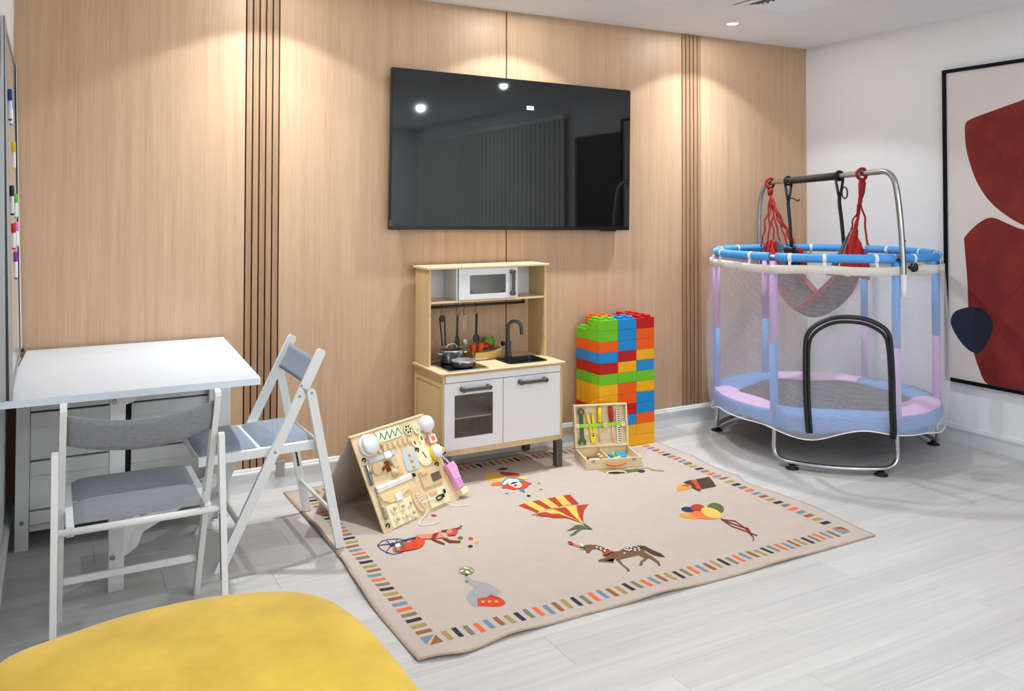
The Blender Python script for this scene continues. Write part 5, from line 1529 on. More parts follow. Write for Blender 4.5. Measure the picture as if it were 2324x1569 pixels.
block('y', 4, 4, TX + BWD * 2, TYF + DEP / 2, 11, 'wide yellow toy block at the bottom of the tower, under the right columns', False)
block('o', 2, 2, TX + BWD * 1.0, TYF + DEP * .75, 0, 'orange toy block at the back of the tower top, behind the green one', True)
# ------------------------------------------------------------------ wooden toolbox
TBA = math.atan2(-.092, .296)
tbx = Thing('toy_toolbox', 'open wooden toy toolbox standing in front of the block tower', 'toolbox', (2.514, -.529, .0072), TBA)
w, d, h = .312, .232, .052
tk = .009
part(tbx, 'tray_base', MB().box(tk, w - tk, tk, d - tk, .0, .006), 'box_ply')
part(tbx, 'tray_front', MB().box(0, w, 0, tk, 0, h, .001), 'box_ply')
part(tbx, 'tray_back', MB().box(0, w, d - tk, d, 0, h, .001), 'box_ply')
for x0 in (0, w - tk):
    part(tbx, 'tray_side', MB().box(x0, x0 + tk, tk + .0003, d - tk - .0003, 0, h, .001), 'box_ply')
part(tbx, 'tray_divider', MB().box(w * .44, w * .44 + .006, tk + .0003, d - tk - .0003, .0063, h - .006), 'box_ply')
part(tbx, 'carry_handle', MB().tube(smoothpts([(w * .36, -.003, .030), (w * .40, -.011, .024), (w * .53, -.013, .020), (w * .66, -.011, .026), (w * .70, -.003, .034)], 5), .0052, 8), 'tool_orange', label='coral leather carry handle')
for q in (.13, .86):
    part(tbx, 'catch', MB().box(w * q - .010, w * q + .010, -.0022, -.0002, h - .018, h - .001, .0006), 'chrome_dark')
lean = R(9)
Ml = Matrix.Translation((0, d - .002, h + .001)) @ Matrix(((1, 0, 0, 0), (0, math.sin(lean), -math.cos(lean), 0), (0, math.cos(lean), math.sin(lean), 0), (0, 0, 0, 1)))
# lid coordinates: x across, y up the lid, z towards the viewer
LHt, ldp = d, .036
part(tbx, 'lid_panel', MB().box(tk, w - tk, tk, LHt - tk, -.012, -.006, 0, Ml), 'box_ply')
for nm, b in (('lid_rail', (0, w, 0, tk)), ('lid_rail', (0, w, LHt - tk, LHt)), ('lid_rail', (0, tk, tk + .0003, LHt - tk - .0003)), ('lid_rail', (w - tk, w, tk + .0003, LHt - tk - .0003))):
    part(tbx, nm, MB().box(*b, -.013, ldp - .013, .001, Ml), 'box_ply')
def lu(u, v): return (u * w, v * LHt)
def prm(pts, z0, z1, bev=0.0): return MB().prism(pts, z0, z1, Ml, bev)
sx_, sy_ = lu(.035, .50)[0], lu(0, .5)[1]
part(tbx, 'elastic_band', prm([(.030 * w + .012, sy_ - .009), (.94 * w - .012, sy_ - .006), (.94 * w - .012, sy_ + .012), (.030 * w + .012, sy_ + .010)], .011, .0125), 'strap_green', label='lime green elastic band')
for u_ in (.065, .586, .925):
    part(tbx, 'band_block', prm([(u_ * w - .011, sy_ - .012), (u_ * w + .011, sy_ - .012), (u_ * w + .011, sy_ + .013), (u_ * w - .011, sy_ + .013)], -.0058, .0135), 'box_ply')
part(tbx, 'inner_rib', MB().box(tk + .0003, w - tk - .0003, LHt * .28, LHt * .34, -.0058, -.003, 0, Ml), 'box_ply')
part(tbx, 'lid_cord', MB().tube([Ml @ Vector(p) for p in smoothpts([(w * .33, LHt - .001, .01), (w * .4, LHt + .018, .01), (w * .5, LHt + .024, .01), (w * .6, LHt + .018, .01), (w * .68, LHt - .001, .01)], 5)], .0014, 6), 'tool_orange')
part(tbx, 'hinge', MB().box(w * .17, w * .27, d - tk - .003, d - .001, h, h + .003), 'chrome_dark')
def tool(name, label, cat, mbs):
    """a toy tool held in the lid: [(part name, MB, material)] in lid coordinates"""
    base = tbx.M @ Ml @ Vector((0, 0, 0))
    t = Thing(name, label, cat, tuple(base), TBA, 'toy tools held in the toolbox lid')
    for nm, mb, m_ in mbs:
        for v in mb.bm.verts: v.co = tbx.M @ v.co
        part(t, nm, mb, m_, world=True)
def rp(cx, cy, w_, z0=-.004, z1=.004): return None
# spanner
P0, P1 = Vector(lu(.146, .83)), Vector(lu(.150, .10))
ring = circle(P0.x, P0.y, .020, 18)
tool('toy_spanner', 'dark green toy spanner held in the toolbox lid', 'spanner', [
    ('shaft', prm([(P0.x - .0095, P0.y - .014), (P0.x + .0095, P0.y - .014), (P1.x + .0105, P1.y + .02), (P1.x - .0105, P1.y + .02)], .0, .009), 'tool_green'),
    ('ring_head', prm(ring, .0, .0092), 'tool_green'),
    ('open_jaw', prm([(P1.x - .012, P1.y + .026), (P1.x + .012, P1.y + .026), (P1.x + .022, P1.y + .010), (P1.x + .018, P1.y - .010), (P1.x + .009, P1.y - .008), (P1.x + .008, P1.y + .008), (P1.x - .008, P1.y + .008), (P1.x - .009, P1.y - .008), (P1.x - .018, P1.y - .010), (P1.x - .022, P1.y + .010)], .0, .0091), 'tool_green'),
    ('bolt', prm(circle(P0.x, P0.y, .009, 14), .0093, .0115), 'tool_grey')])
a1, a2, b1, b2 = lu(.257, .75), lu(.359, .755), lu(.345, .30), lu(.35, .07)
tool('toy_pliers', 'yellow toy pliers held in the toolbox lid', 'pliers', [
    ('grip', prm([(a1[0] - .007, a1[1] + .006), (a1[0] + .005, a1[1] + .008), (b1[0] + .002, b1[1] + .01), (b1[0] - .014, b1[1])], .0, .0088), 'tool_yellow'),
    ('grip', prm([(a2[0] - .006, a2[1] + .008), (a2[0] + .006, a2[1] + .006), (b1[0] + .019, b1[1]), (b1[0] + .003, b1[1] + .008)], .0, .0086), 'tool_yellow'),
    ('jaw', prm([(b1[0] - .012, b1[1]), (b1[0] + .017, b1[1]), (b1[0] + .019, b1[1] - .02), (b2[0] + .013, b2[1] + .005), (b2[0] + .003, b2[1]), (b2[0] + .001, b2[1] + .022), (b2[0] - .001, b2[1]), (b2[0] - .010, b2[1] + .006), (b1[0] - .012, b1[1] - .025)], .0, .009), 'tool_yellow'),
    ('pivot', prm(circle(b1[0] + .003, b1[1] - .008, .005, 12), .0091, .0105), 'ink')])
for (uu, nm, lb, mm, top_v, hv, tip) in ((.485, 'toy_screwdriver', 'toy screwdriver with a yellow handle held in the toolbox lid', 'tool_yellow', .93, .57, .13), (.715, 'toy_screwdriver', 'toy screwdriver with a red handle held in the toolbox lid', 'tool_red', .93, .57, .10)):
    dx = -.006 if uu < .6 else .010
    A_, B_, C_ = Vector((uu * w - dx * .5, top_v * LHt, .0085)), Vector((uu * w, hv * LHt, .0085)), Vector((uu * w + dx * .5, tip * LHt, .003))
    g1, g2 = Ml @ A_, Ml @ B_
    tool(nm, lb, 'screwdriver', [
        ('handle', MB().tube([g1, g1.lerp(g2, .08), g1.lerp(g2, .72), g1.lerp(g2, .78), g1.lerp(g2, .9), g2], .013, 10, radii=[.010, .0135, .0135, .0105, .0135, .011]), mm),
        ('blade', MB().tube([g2, Ml @ C_, Ml @ (C_ + Vector((0, -.01, 0)))], .004, 8, radii=[.0048, .0046, .002]), 'beige_knob')])
u0 = .838
tool('toy_ruler', 'white toy ruler with black marks held in the toolbox lid', 'ruler', [
    ('body', prm([(u0 * w - .010, .86 * LHt), (u0 * w + .010, .86 * LHt), (u0 * w + .008, .06 * LHt), (u0 * w - .012, .06 * LHt)], .0, .0045, .001), 'tool_white'),
    ('marks', (lambda m_: [m_.box(u0 * w - .004, u0 * w + .0085, (.10 + k * .052) * LHt, (.10 + k * .052) * LHt + .0045, .00455, .005, 0, Ml) for k in range(15) if k not in (7, 8)] and m_)(MB()), 'ink')])
# loose pieces in the tray
def loose(name, mb, m, label, cat):
    for v in mb.bm.verts: v.co = tbx.M @ v.co
    solo(name, mb, m, label, cat, 'loose pieces in the toolbox tray')
zb = .0064
loose('toy_nail_block', MB().box(.030, .098, .060, .100, zb, zb + .034, .003), 'tool_brown', 'brown wooden block in the left half of the toolbox tray', 'block')
loose('toy_clamp', MB().box(.034, .060, .052, .058, zb, zb + .03, .002).box(.066, .092, .052, .058, zb, zb + .03, .002).box(.034, .092, .0515, .0585, zb + .0301, zb + .036, .002), 'tool_white', 'cream wooden clamp lying in the toolbox tray', 'clamp')
loose('toy_plank', MB().box(.020, .125, .014, .030, zb, zb + .010, .002), 'tool_red', 'dark red wooden strip at the front of the toolbox tray', 'strip')
loose('toy_collar', MB().lathe([(.007, zb), (.018, zb), (.018, zb + .012), (.007, zb + .012), (.007, zb)], c=(.030, .185, 0), n=16, caps=False), 'strap_green', 'small green toy collar in the back corner of the toolbox tray', 'collar')
for k in range(4):
    loose('toy_peg', MB().lathe([(.0045, zb), (.0045, zb + .028), (.008, zb + .028), (.008, zb + .034)], c=(.108 + .009 * (k % 2), .085 + .020 * k, 0), n=10), 'beige_knob', 'small beige wooden peg by the toolbox divider, ' + ('nearest the front', 'second from the front', 'third from the front', 'furthest back')[k], 'peg')
loose('toy_tape', MB().lathe([(.026, zb), (.032, zb), (.032, zb + .022), (.026, zb + .022), (.026, zb)], c=(.250, .165, 0), n=22, caps=False), 'tool_blue', 'light blue toy tape ring in the toolbox tray', 'ring')
loose('toy_wedge', MB().prism([(.168, .150), (.190, .120), (.196, .125), (.182, .170)], zb, zb + .026), 'tool_blue', 'blue toy wedge in the right half of the toolbox tray', 'wedge')
loose('toy_strip', MB().bar((.155, .085, zb + .012), (.235, .135, zb + .012), .014, .007, bev=.001), 'tool_lime', 'lime green toy strip in the right half of the toolbox tray', 'strip')
loose('toy_strip', MB().bar((.160, .045, zb + .008), (.250, .060, zb + .008), .016, .007, bev=.001), 'tool_white', 'cream toy strip in the right half of the toolbox tray', 'strip')
loose('toy_strip', MB().bar((.205, .085, zb + .020), (.292, .055, zb + .020), .012, .006, bev=.001), 'tool_lime', 'pale green toy strip lying on top at the right of the toolbox tray', 'strip')
loose('toy_bolt', MB().lathe([(.009, zb), (.009, zb + .010), (.005, zb + .010), (.005, zb + .03)], c=(.205, .165, 0), n=10), 'bird_yellow', 'yellow toy bolt standing beside the blue ring', 'bolt')

# ------------------------------------------------------------------ busy board (A-frame activity board)
BBW, BBH = .515, .4245
ALN = math.atan2(.203, .372)
BBA = math.atan2(.242, .466)
ab = Thing('activity_board', 'wooden a-frame activity board covered with latches, lights and fasteners', 'activity board', (1.271, -.849, .0072), BBA)
sA, cA = math.sin(ALN), math.cos(ALN)
Mb = Matrix(((1, 0, 0, 0), (0, sA, -cA, 0), (0, cA, sA, 0), (0, 0, 0, 1)))     # u, v, out
T_ = .008
front = part(ab, 'front_panel', MB().box(0, BBW, 0, BBH, -T_, 0, .001, Mb), 'busy_ply')
# back panel leaning the other way
yt, ztp = sA * BBH, cA * BBH
Mk = Matrix.Translation((0, yt + .009, ztp)) @ Matrix(((1, 0, 0, 0), (0, sA, cA, 0), (0, -cA, sA, 0), (0, 0, 0, 1)))
mat('board_back', (196, 184, 172), .7, var=.04)
part(ab, 'back_panel', MB().box(0, BBW, 0, BBH + .002, -.0, T_, .001, Mk), 'board_back')
part(ab, 'ridge_strip', MB().box(-.004, BBW - .02, yt - .004, yt + .016, ztp + .001, ztp + .007, .001), 'busy_ply')
def U(u): return u * BBW
def V(v): return v * BBH
def bp(name, mb, m, label=None): return part(front, name, mb, m, label=label)
def disc(u, v, prof, n=24): 
    return MB().lathe(prof, n=n, M=Mb.to_3x3(), c=(Mb @ Vector((U(u), V(v), 0))))
def plate(pts, z0, z1, bev=0.0): return MB().prism([(U(a), V(b)) for a, b in pts], z0, z1, Mb, bev)
def P3(u, v, z): return Mb @ Vector((U(u), V(v), z))
# lights
l1 = bp('push_light', disc(.145, .875, [(.048, .0003), (.050, .004), (.050, .014), (.046, .016)], 32), 'white_plastic', 'round white push light, left')
part(l1, 'lens', disc(.145, .875, [(.044, .0163), (.045, .034), (.040, .040), (.0001, .041)], 32), 'white_plastic')
l2 = bp('dome_light', disc(.925, .895, [(.040, .0003), (.042, .010), (.043, .014)], 32), 'white_plastic', 'round white dome light, right')
part(l2, 'lens', disc(.925, .895, [(.042, .0143), (.041, .026), (.034, .040), (.020, .049), (.0001, .052)], 32), 'white_plastic')
# zigzag track
zg = bp('maze_plate', plate([(.285, .985), (.600, .980), (.602, .862), (.300, .858)], .0003, .005, .001), 'pale_green')
zz = [(.318, .895), (.349, .963), (.370, .879), (.426, .957), (.436, .875), (.496, .959), (.508, .877), (.570, .960), (.594, .873)]
part(zg, 'zigzag_slot', (lambda m_: [m_.bar(P3(*a, .0053), P3(*b, .0053), .004, .0006, up=Mb.to_3x3() @ Vector((0, 0, 1))) for a, b in zip(zz, zz[1:])] and m_)(MB()), 'tool_green')
part(zg, 'slider', disc(.305, .85, [(.011, .0053), (.011, .012), (.008, .014)], 14), 'beige_knob')
# gears
def gear(u, v, r, m1, m2, dark):
    pts = []
    for k in range(32):
        a = 2 * math.pi * k / 32
        rr = r * (1.0 if k % 2 else .86)
        pts.append((U(u) + rr * math.cos(a), V(v) + rr * math.sin(a)))
    g = bp('gear', MB().prism(pts, .003, .008, Mb), m1)
    hp = MB()
    for k in range(6):
        a = k * math.pi / 3
        hp.prism(circle(U(u) + r * .52 * math.cos(a), V(v) + r * .52 * math.sin(a), r * (.2 if dark else .12), 10), .0081, .0085, Mb)
    if dark:
        for k in range(12):
            a = (k + .5) * math.pi / 6
            hp.prism(circle(U(u) + r * .86 * math.cos(a), V(v) + r * .86 * math.sin(a), r * .08, 7), .0081, .0085, Mb)
    part(g, 'gear_holes', hp, m2)
    part(g, 'hub', disc(u, v, [(.005, .0082), (.005, .012), (.003, .013)], 10), 'beige_knob')
gear(.690, .905, .030, 'cream_paint', 'ink', True)
gear(.805, .880, .026, 'cream_paint', 'tool_grey', False)
# row of l-shaped hooks
for k, (u, v) in enumerate([(.19, .785), (.26, .79), (.326, .791), (.393, .793), (.457, .795), (.527, .791), (.594, .793), (.655, .791)]):
    bp('letter_hook', MB().box(U(u) - .010, U(u) - .002, V(v) - .012, V(v) + .016, .0003, .010, .001, Mb).box(U(u) - .0018, U(u) + .012, V(v) - .012, V(v) - .004, .0003, .010, .001, Mb), 'beige_knob')
# webbing strap with buckle
sb = bp('webbing_strap', plate([(.095, .742), (.43, .745), (.435, .697), (.10, .690)], .0003, .006, .002), 'grey_felt')
part(sb, 'buckle', plate([(.285, .755), (.365, .757), (.368, .683), (.288, .681)], .0062, .014, .002), 'white_plastic')
# toy wristwatch
wt_ = bp('watch_strap', plate([(.865, .75), (1.0, .735), (1.0, .69), (.87, .69)], .0003, .008, .002), 'watch_orange', 'orange toy watch strap')
part(wt_, 'watch_case', plate([(.90, .77), (.995, .765), (.995, .672), (.90, .672)], .0083, .016, .003), 'white_plastic')
part(wt_, 'watch_face', plate([(.925, .748), (.97, .746), (.97, .695), (.925, .695)], .0163, .0172), 'watch_orange')
# rabbit clock
rbp = circle(U(.773), V(.580), .050, 28)
rb = bp('rabbit_clock', MB().prism(rbp, .0003, .0075, Mb, .001), 'cream_paint')
for (u, v, a) in ((.712, .735, .5), (.815, .755, -.12)):
    ear = [(U(u) + .015 * math.cos(t) * math.cos(a) - .030 * math.sin(t) * math.sin(a), V(v) + .015 * math.cos(t) * math.sin(a) + .030 * math.sin(t) * math.cos(a)) for t in [2 * math.pi * k / 18 for k in range(18)]]
    part(rb, 'ear', MB().prism(ear, .0003, .0072, Mb, .001), 'cream_paint')
    er2 = [(U(u) + .006 * math.cos(t), V(v) + .004 + .011 * math.sin(t)) for t in [2 * math.pi * k / 10 for k in range(10)]]
    part(rb, 'ear_hole', MB().prism(er2, .0073, .0077, Mb), 'tool_brown')
for a, L in ((1.9, .019), (-1.2, .017)):
    part(rb, 'clock_hand', MB().bar(P3(.773, .58, .0085), P3(.773, .58, .0085) + Mb.to_3x3() @ Vector((L * math.cos(a), L * math.sin(a), 0)), .0045, .0012, up=Mb.to_3x3() @ Vector((0, 0, 1))), 'ink')
part(rb, 'hour_marks', (lambda m_: [m_.prism(circle(U(.773) + .041 * math.cos(k * math.pi / 6), V(.58) + .041 * math.sin(k * math.pi / 6), .0017, 6), .0076, .0079, Mb) for k in range(12)] and m_)(MB()), 'ink')
# little felt waistcoat with three buttons
vs = bp('felt_waistcoat', plate([(.531, .715), (.60, .69), (.675, .705), (.685, .63), (.675, .50), (.635, .470), (.52, .475), (.50, .50), (.505, .63)], .0003, .006, .0015), 'grey_felt')
for (u, v) in ((.590, .648), (.593, .581), (.592, .513)):
    part(vs, 'button', disc(u, v, [(.0095, .0062), (.0095, .010), (.005, .011)], 12), 'beige_knob')
# bird push light
bd = bp('bird_light_base', disc(.915, .565, [(.036, .0003), (.038, .006), (.037, .022), (.034, .024)], 28), 'bird_yellow', 'yellow bird-shaped push light')
hd = part(bd, 'head', disc(.915, .565, [(.034, .0243), (.032, .036), (.024, .046), (.012, .051), (.0001, .052)], 28), 'white_plastic')
part(bd, 'beak', disc(.945, .560, [(.009, .047), (.008, .056), (.003, .060), (.0001, .0605)], 12), 'bird_yellow')
for (u, v) in ((.905, .60), (.94, .612), (.925, .515), (.965, .52)):
    part(bd, 'eye', disc(u, v, [(.0045, .040), (.0045, .0475), (.003, .049)], 10), 'ink')
# turn-button, catches and knobs
bp('round_disc', disc(.16, .619, [(.027, .0003), (.027, .006), (.024, .007)], 22), 'beige_knob')
bp('spring_latch', MB().tube([P3(.215, .60, .010), P3(.25, .62, .012), P3(.285, .655, .012)], .004, 8).tube([P3(.215, .585, .010), P3(.26, .60, .012), P3(.285, .56, .012)], .004, 8).box(U(.27), U(.30), V(.55), V(.665), .0003, .014, .002, Mb), 'copper')
bp('turn_plate', plate([(.335, .66), (.40, .675), (.435, .64), (.42, .57), (.37, .565)], .0003, .006, .001), 'beige_knob')
bp('key_hook', plate([(.315, .655), (.335, .66), (.35, .61), (.33, .59)], .0063, .011), 'chrome_dark')
bp('turn_knob', disc(.346, .521, [(.021, .0003), (.020, .010), (.012, .012), (.011, .018), (.006, .020)], 20), 'beige_knob')
bp('square_tab', plate([(.375, .545), (.45, .545), (.45, .485), (.375, .485)], .0003, .005, .001), 'beige_knob')
bt_ = bp('bolt_latch', plate([(.026, .700), (.087, .692), (.075, .484), (.016, .484)], .0003, .005, .001), 'chrome_dark')
part(bt_, 'slide_bar', MB().tube([P3(.055, .69, .010), P3(.043, .49, .010)], .006, 10), 'chrome_dark')
part(bt_, 'slide_knob', disc(.048, .60, [(.005, .010), (.005, .018), (.007, .019), (.007, .022)], 12), 'screw')
def chain(name, pts, r, m):
    mb = MB(); P = smoothpts(pts, 4)
    for k in range(len(P) - 1):
        c = (P[k] + P[k + 1]) / 2; d_ = (P[k + 1] - P[k]).normalized(); L = (P[k + 1] - P[k]).length * .62
        s_ = (Mb.to_3x3() @ Vector((0, 0, 1))) if k % 2 else d_.cross(Mb.to_3x3() @ Vector((0, 0, 1)))
        mb.tube([c + d_ * L * math.cos(t) + s_ * r * 2.2 * math.sin(t) for t in [2 * math.pi * q / 8 for q in range(8)]], r * .55, 5, closed=True)
    return bp(name, mb, m)
chain('safety_chain', [P3(.062, .45, .006), P3(.066, .38, .006), P3(.055, .28, .006), P3(.060, .21, .008), P3(.048, .15, .010), P3(.062, .12, .010), P3(.075, .16, .009), P3(.066, .24, .008)], .0026, 'chrome_dark')
# zip
zp = bp('zip_tape', plate([(.075, .455), (.53, .455), (.545, .40), (.07, .392)], .0003, .005, .001), 'lace_white')
part(zp, 'zip_teeth', MB().bar(P3(.085, .424, .0062), P3(.53, .428, .0062), .006, .0022, up=Mb.to_3x3() @ Vector((0, 0, 1))), 'white_plastic')
part(zp, 'zip_slider', plate([(.53, .445), (.565, .44), (.57, .405), (.535, .405)], .0055, .012, .002), 'ink')
# leather flap with buckle
fp = bp('leather_flap', plate([(.085, .352), (.44, .352), (.445, .318), (.36, .292), (.27, .240), (.18, .250), (.10, .300)], .0005, .008, .002), 'leather')
part(fp, 'buckle', plate([(.235, .312), (.315, .315), (.32, .242), (.24, .238)], .0083, .015, .002), 'white_plastic')
# shape puzzle
pz = bp('puzzle_plate', plate([(.105, .238), (.430, .238), (.426, .012), (.104, .012)], .0003, .005, .001), 'cream_paint')
def ngon(u, v, r, n, a0=0.0, k=None):
    out = []
    m_ = n * (2 if k else 1)
    for i in range(m_):
        rr = r if (not k or i % 2 == 0) else r * k
        a = a0 + 2 * math.pi * i / m_
        out.append((U(u) + rr * math.cos(a), V(v) + rr * math.sin(a)))
    return out
heart = [(U(.172) + .019 * x, V(.077) + .017 * y) for x, y in ((0, -1), (.55, -.35), (.95, .25), (.8, .75), (.45, .85), (0, .45), (-.45, .85), (-.8, .75), (-.95, .25), (-.55, -.35))]
for nm, pts, c in (('round_piece', ngon(.178, .187, .020, 20), (.178, .187)), ('square_piece', ngon(.281, .174, .023, 4, math.pi / 4), (.281, .174)), ('triangle_piece', ngon(.381, .175, .023, 3, math.pi / 2), (.381, .175)),
                   ('heart_piece', heart, (.172, .077)), ('star_piece', ngon(.281, .066, .022, 5, math.pi / 2, .45), (.281, .066)), ('hexagon_piece', ngon(.377, .075, .022, 6), (.377, .075))):
    pc = part(pz, nm, MB().prism(pts, .0052, .010, Mb, .001), 'cream_paint')
    part(pc, 'knob', disc(*c, [(.005, .0102), (.005, .016), (.008, .018), (.007, .023), (.003, .025)], 12), 'beige_knob')
# shoe with laces
shoe = [(U(.505) + .036 * math.cos(t) * (1 if math.sin(t) > 0 else .95), V(.175) + .058 * math.sin(t)) for t in [2 * math.pi * k / 26 for k in range(26)]]
so = bp('shoe_plate', MB().prism(shoe, .0003, .008, Mb, .001), 'beige_knob')
lc = MB()
for k in range(4):
    v0 = .235 - k * .03
    lc.tube([P3(.475 + .004 * k, v0, .010), P3(.535 + .003 * k, v0 - .03, .010)], .0018, 6)
    lc.tube([P3(.535 + .003 * k, v0, .0105), P3(.475 + .004 * k, v0 - .03, .0105)], .0018, 6)
part(so, 'lacing', lc, 'lace_white')
def wl(x, y, z=.0105):   # world -> local of the board
    return ab.M.inverted() @ Vector((x, y, z))
e1 = smoothpts([P3(.51, .11, .011), P3(.53, .06, .015), P3(.515, .015, .018), wl(1.462, -.790, .012), wl(1.440, -.830, .0105), wl(1.475, -.850, .0105), wl(1.535, -.838, .0105)], 5)
e2 = smoothpts([P3(.515, .115, .011), P3(.60, .125, .015), P3(.72, .09, .013), P3(.78, .035, .016), wl(1.682, -.700, .0115), wl(1.742, -.712, .0105)], 5)
part(so, 'shoelace', MB().tube(e1, .0022, 6), 'lace_white'); part(so, 'shoelace', MB().tube(e2, .0022, 6), 'lace_white')
# two little doors with catches
for k, (pts, c, b_) in enumerate((([(.615, .43), (.895, .425), (.875, .245), (.615, .25)], (.806, .325), [(.625, .425), (.715, .425), (.715, .39), (.63, .385)]), ([(.622, .205), (.875, .20), (.875, .022), (.614, .03)], (.745, .100), [(.64, .198), (.74, .197), (.74, .155), (.642, .155)]))):
    dr_ = bp('little_door', plate(pts, .0003, .010, .001), 'beige_knob' if k == 0 else 'cream_paint')
    part(dr_, 'number_block', plate(b_, .0102, .016, .001), 'beige_knob')
    if k == 0:
        chn = MB()
        for q in range(5):
            chn.box(U(.745), U(.872), V(.285 + q * .018), V(.293 + q * .018), .0103, .016, .001, Mb)
        part(dr_, 'hasp', chn, 'dark_metal')
    else:
        part(dr_, 'hasp', MB().tube([P3(.745 + .045 * math.cos(t), .10 + .022 * math.sin(t), .014) for t in [2 * math.pi * q / 14 for q in range(14)]], .0035, 7, closed=True).box(U(.78), U(.81), V(.085), V(.125), .0103, .018, .001, Mb).box(U(.825), U(.85), V(.12), V(.165), .0103, .016, .001, Mb), 'dark_metal')
# pink toy handset hanging on the right edge
hb_ = [P3(.97, .50, .015), P3(1.0, .44, .02), P3(1.02, .39, .022)]
pk = bp('handset_cord', MB().tube(hb_, .005, 8), 'pad_pink')
ph_ = bp('pink_handset', MB().prism([(U(.955), V(.385)), (U(1.075), V(.405)), (U(1.095), V(.335)), (U(1.075), V(.10)), (U(1.0), V(.095)), (U(.985), V(.27))], .004, .030, Mb, .005), 'pink_plastic', 'pink plastic toy handset')
for k in range(5):
    part(ph_, 'grip_ring', MB().bar(P3(.998, .115 + k * .024, .0315), P3(1.082, .12 + k * .024, .0315), .006, .003, up=Mb.to_3x3() @ Vector((0, 0, 1)), bev=.001), 'pink_plastic')
bp('handset_base', MB().prism([(U(1.0), V(.092)), (U(1.10), V(.10)), (U(1.115), V(.03)), (U(1.02), V(.022))], .004, .034, Mb, .003), 'cream_paint')
bp('side_flap', MB().box(BBW + .0005, BBW + .006, .002, V(.42), -T_, .0038, .001, Mb), 'busy_ply')
for (u, v) in ((.043, .746), (.70, .66), (.88, .44), (.047, .057)):
    bp('cup_hook', MB().tube(smoothpts([P3(u - .008, v, .001), P3(u + .004, v + .02, .010), P3(u + .014, v, .013), P3(u, v - .022, .010)], 4), .0032, 6), 'ink')
# ------------------------------------------------------------------ toddler trampoline with net, bar and swing
TC = Vector((4.077, -0.737, 0))
RZ_, RR = 1.131, 0.62
def pol(th, r, z): return Vector((TC.x + r * math.cos(R(th)), TC.y + r * math.sin(R(th)), z))
tr = Thing('trampoline', 'round toddler trampoline with a blue foam rim and white safety net', 'trampoline', tuple(TC))
def trp(name, mb, m, label=None): return part(tr, name, mb, m, world=True, label=label)
POSTS = [197 + 60 * k for k in range(6)]
# foam rim: six padded arcs with bare joints, white ties round them
for k, p in enumerate(POSTS):
    a0, a1 = p + 1.6, p + 58.4
    trp('rim_foam', MB().tube([pol(a0 + (a1 - a0) * i / 24, RR, RZ_) for i in range(25)], .0235, 14), 'foam_blue')
trp('rim_tube', MB().tube([pol(i * 360 / 96, RR, RZ_) for i in range(96)], .0125, 10, closed=True), 'galvanised')
TIES = [a for p in POSTS for a in (p + 14, p + 32, p + 48)]
tie0 = None
for a in [206, 222, 246, 268, 296, 312, 336, 2, 28, 48, 74, 100, 124, 146, 158, 184]:
    mb = MB().tube([pol(a - .9, RR, RZ_), pol(a - .45, RR, RZ_), pol(a, RR, RZ_), pol(a + .45, RR, RZ_), pol(a + .9, RR, RZ_)], .0246, 14)
    out = pol(a, RR + .018, RZ_ - .02)
    dt = Vector((-math.sin(R(a)), math.cos(R(a)), 0))
    mb.bar(out, pol(a, RR + .022, RZ_ - .062), .016, .003, up=Vector((math.cos(R(a)), math.sin(R(a)), 0)))
    trp('tie', mb, 'tie_white')
# posts in two foam colours
for k, p in enumerate(POSTS):
    zc = .66
    lo_m, hi_m = ('foam_blue', 'foam_pink') if k in (0, 4, 5) else ('foam_pink', 'foam_blue')
    trp('post_foam', MB().tube([pol(p, RR, .29), pol(p, RR, zc)], .0225, 12), lo_m)
    trp('post_foam', MB().tube([pol(p, RR, zc + .001), pol(p, RR, RZ_ - .022)], .0225, 12), hi_m)
# steel frame: lower ring and three curved legs with rubber feet
trp('frame_ring', MB().tube([pol(i * 360 / 96, RR, .262) for i in range(96)], .0135, 10, closed=True), 'galvanised')
for p in (197, 317, 77):
    P = [pol(p, RR, .25), pol(p, RR, .15), pol(p, RR + .002, .085), pol(p + 2.2, RR + .006, .05), pol(p + 6, RR + .010, .035)]
    P += [pol(p + 60 * q / 12, RR + .012, .0335) for q in range(2, 11)]
    P += [pol(p + 54, RR + .010, .035), pol(p + 57.8, RR + .006, .05), pol(p + 60, RR + .002, .085), pol(p + 60, RR, .15), pol(p + 60, RR, .25)]
    lg = trp('leg', MB().tube(smoothpts(P, 3), .0125, 10), 'galvanised')
    for a in (p + 9.5, p + 50.5):
        c = pol(a, RR + .012, 0)
        part(lg, 'rubber_foot', MB().lathe([(.034, 0.0005), (.034, .007), (.018, .011), (.0165, .021)], c=c, n=20), 'black_rubber', world=True)
# jumping mat and padded skirt
trp('jumping_mat', MB().lathe([(.0001, .2695), (.50, .2695), (.50, .2735), (.0001, .2735)], c=TC, n=48, caps=False), 'mat_black')
for k, p in enumerate(POSTS):
    m_ = 'pad_blue' if k in (0, 2, 4) else 'pad_pink'
    def pad(u, v, p=p):
        th = p + 60 * u
        wob = math.sin(math.pi * u)
        r_in = .455 + .035 * math.sin(2 * math.pi * u + 1.0) * (1 if m_ == 'pad_pink' else .6)
        r = r_in + (.630 - r_in) * v
        z = .287 + .022 * math.sin(math.pi * min(1, v * 1.1)) * (.6 + .4 * wob) + .012 * v
        return pol(th, r, z)
    trp('skirt_pad', MB().solid_grid(pad, 18, 8, .012), m_)
    def val(u, v, p=p):
        th = p + 60 * u
        zb = .212 + .018 * math.cos(R(th * 6))
        z = .300 + (zb - .300) * v
        return pol(th, .630 + .008 * math.sin(math.pi * v) + .002 * math.sin(R(th * 18)), z)
    trp('skirt_valance', MB().solid_grid(val, 18, 5, .004), 'pad_blue')
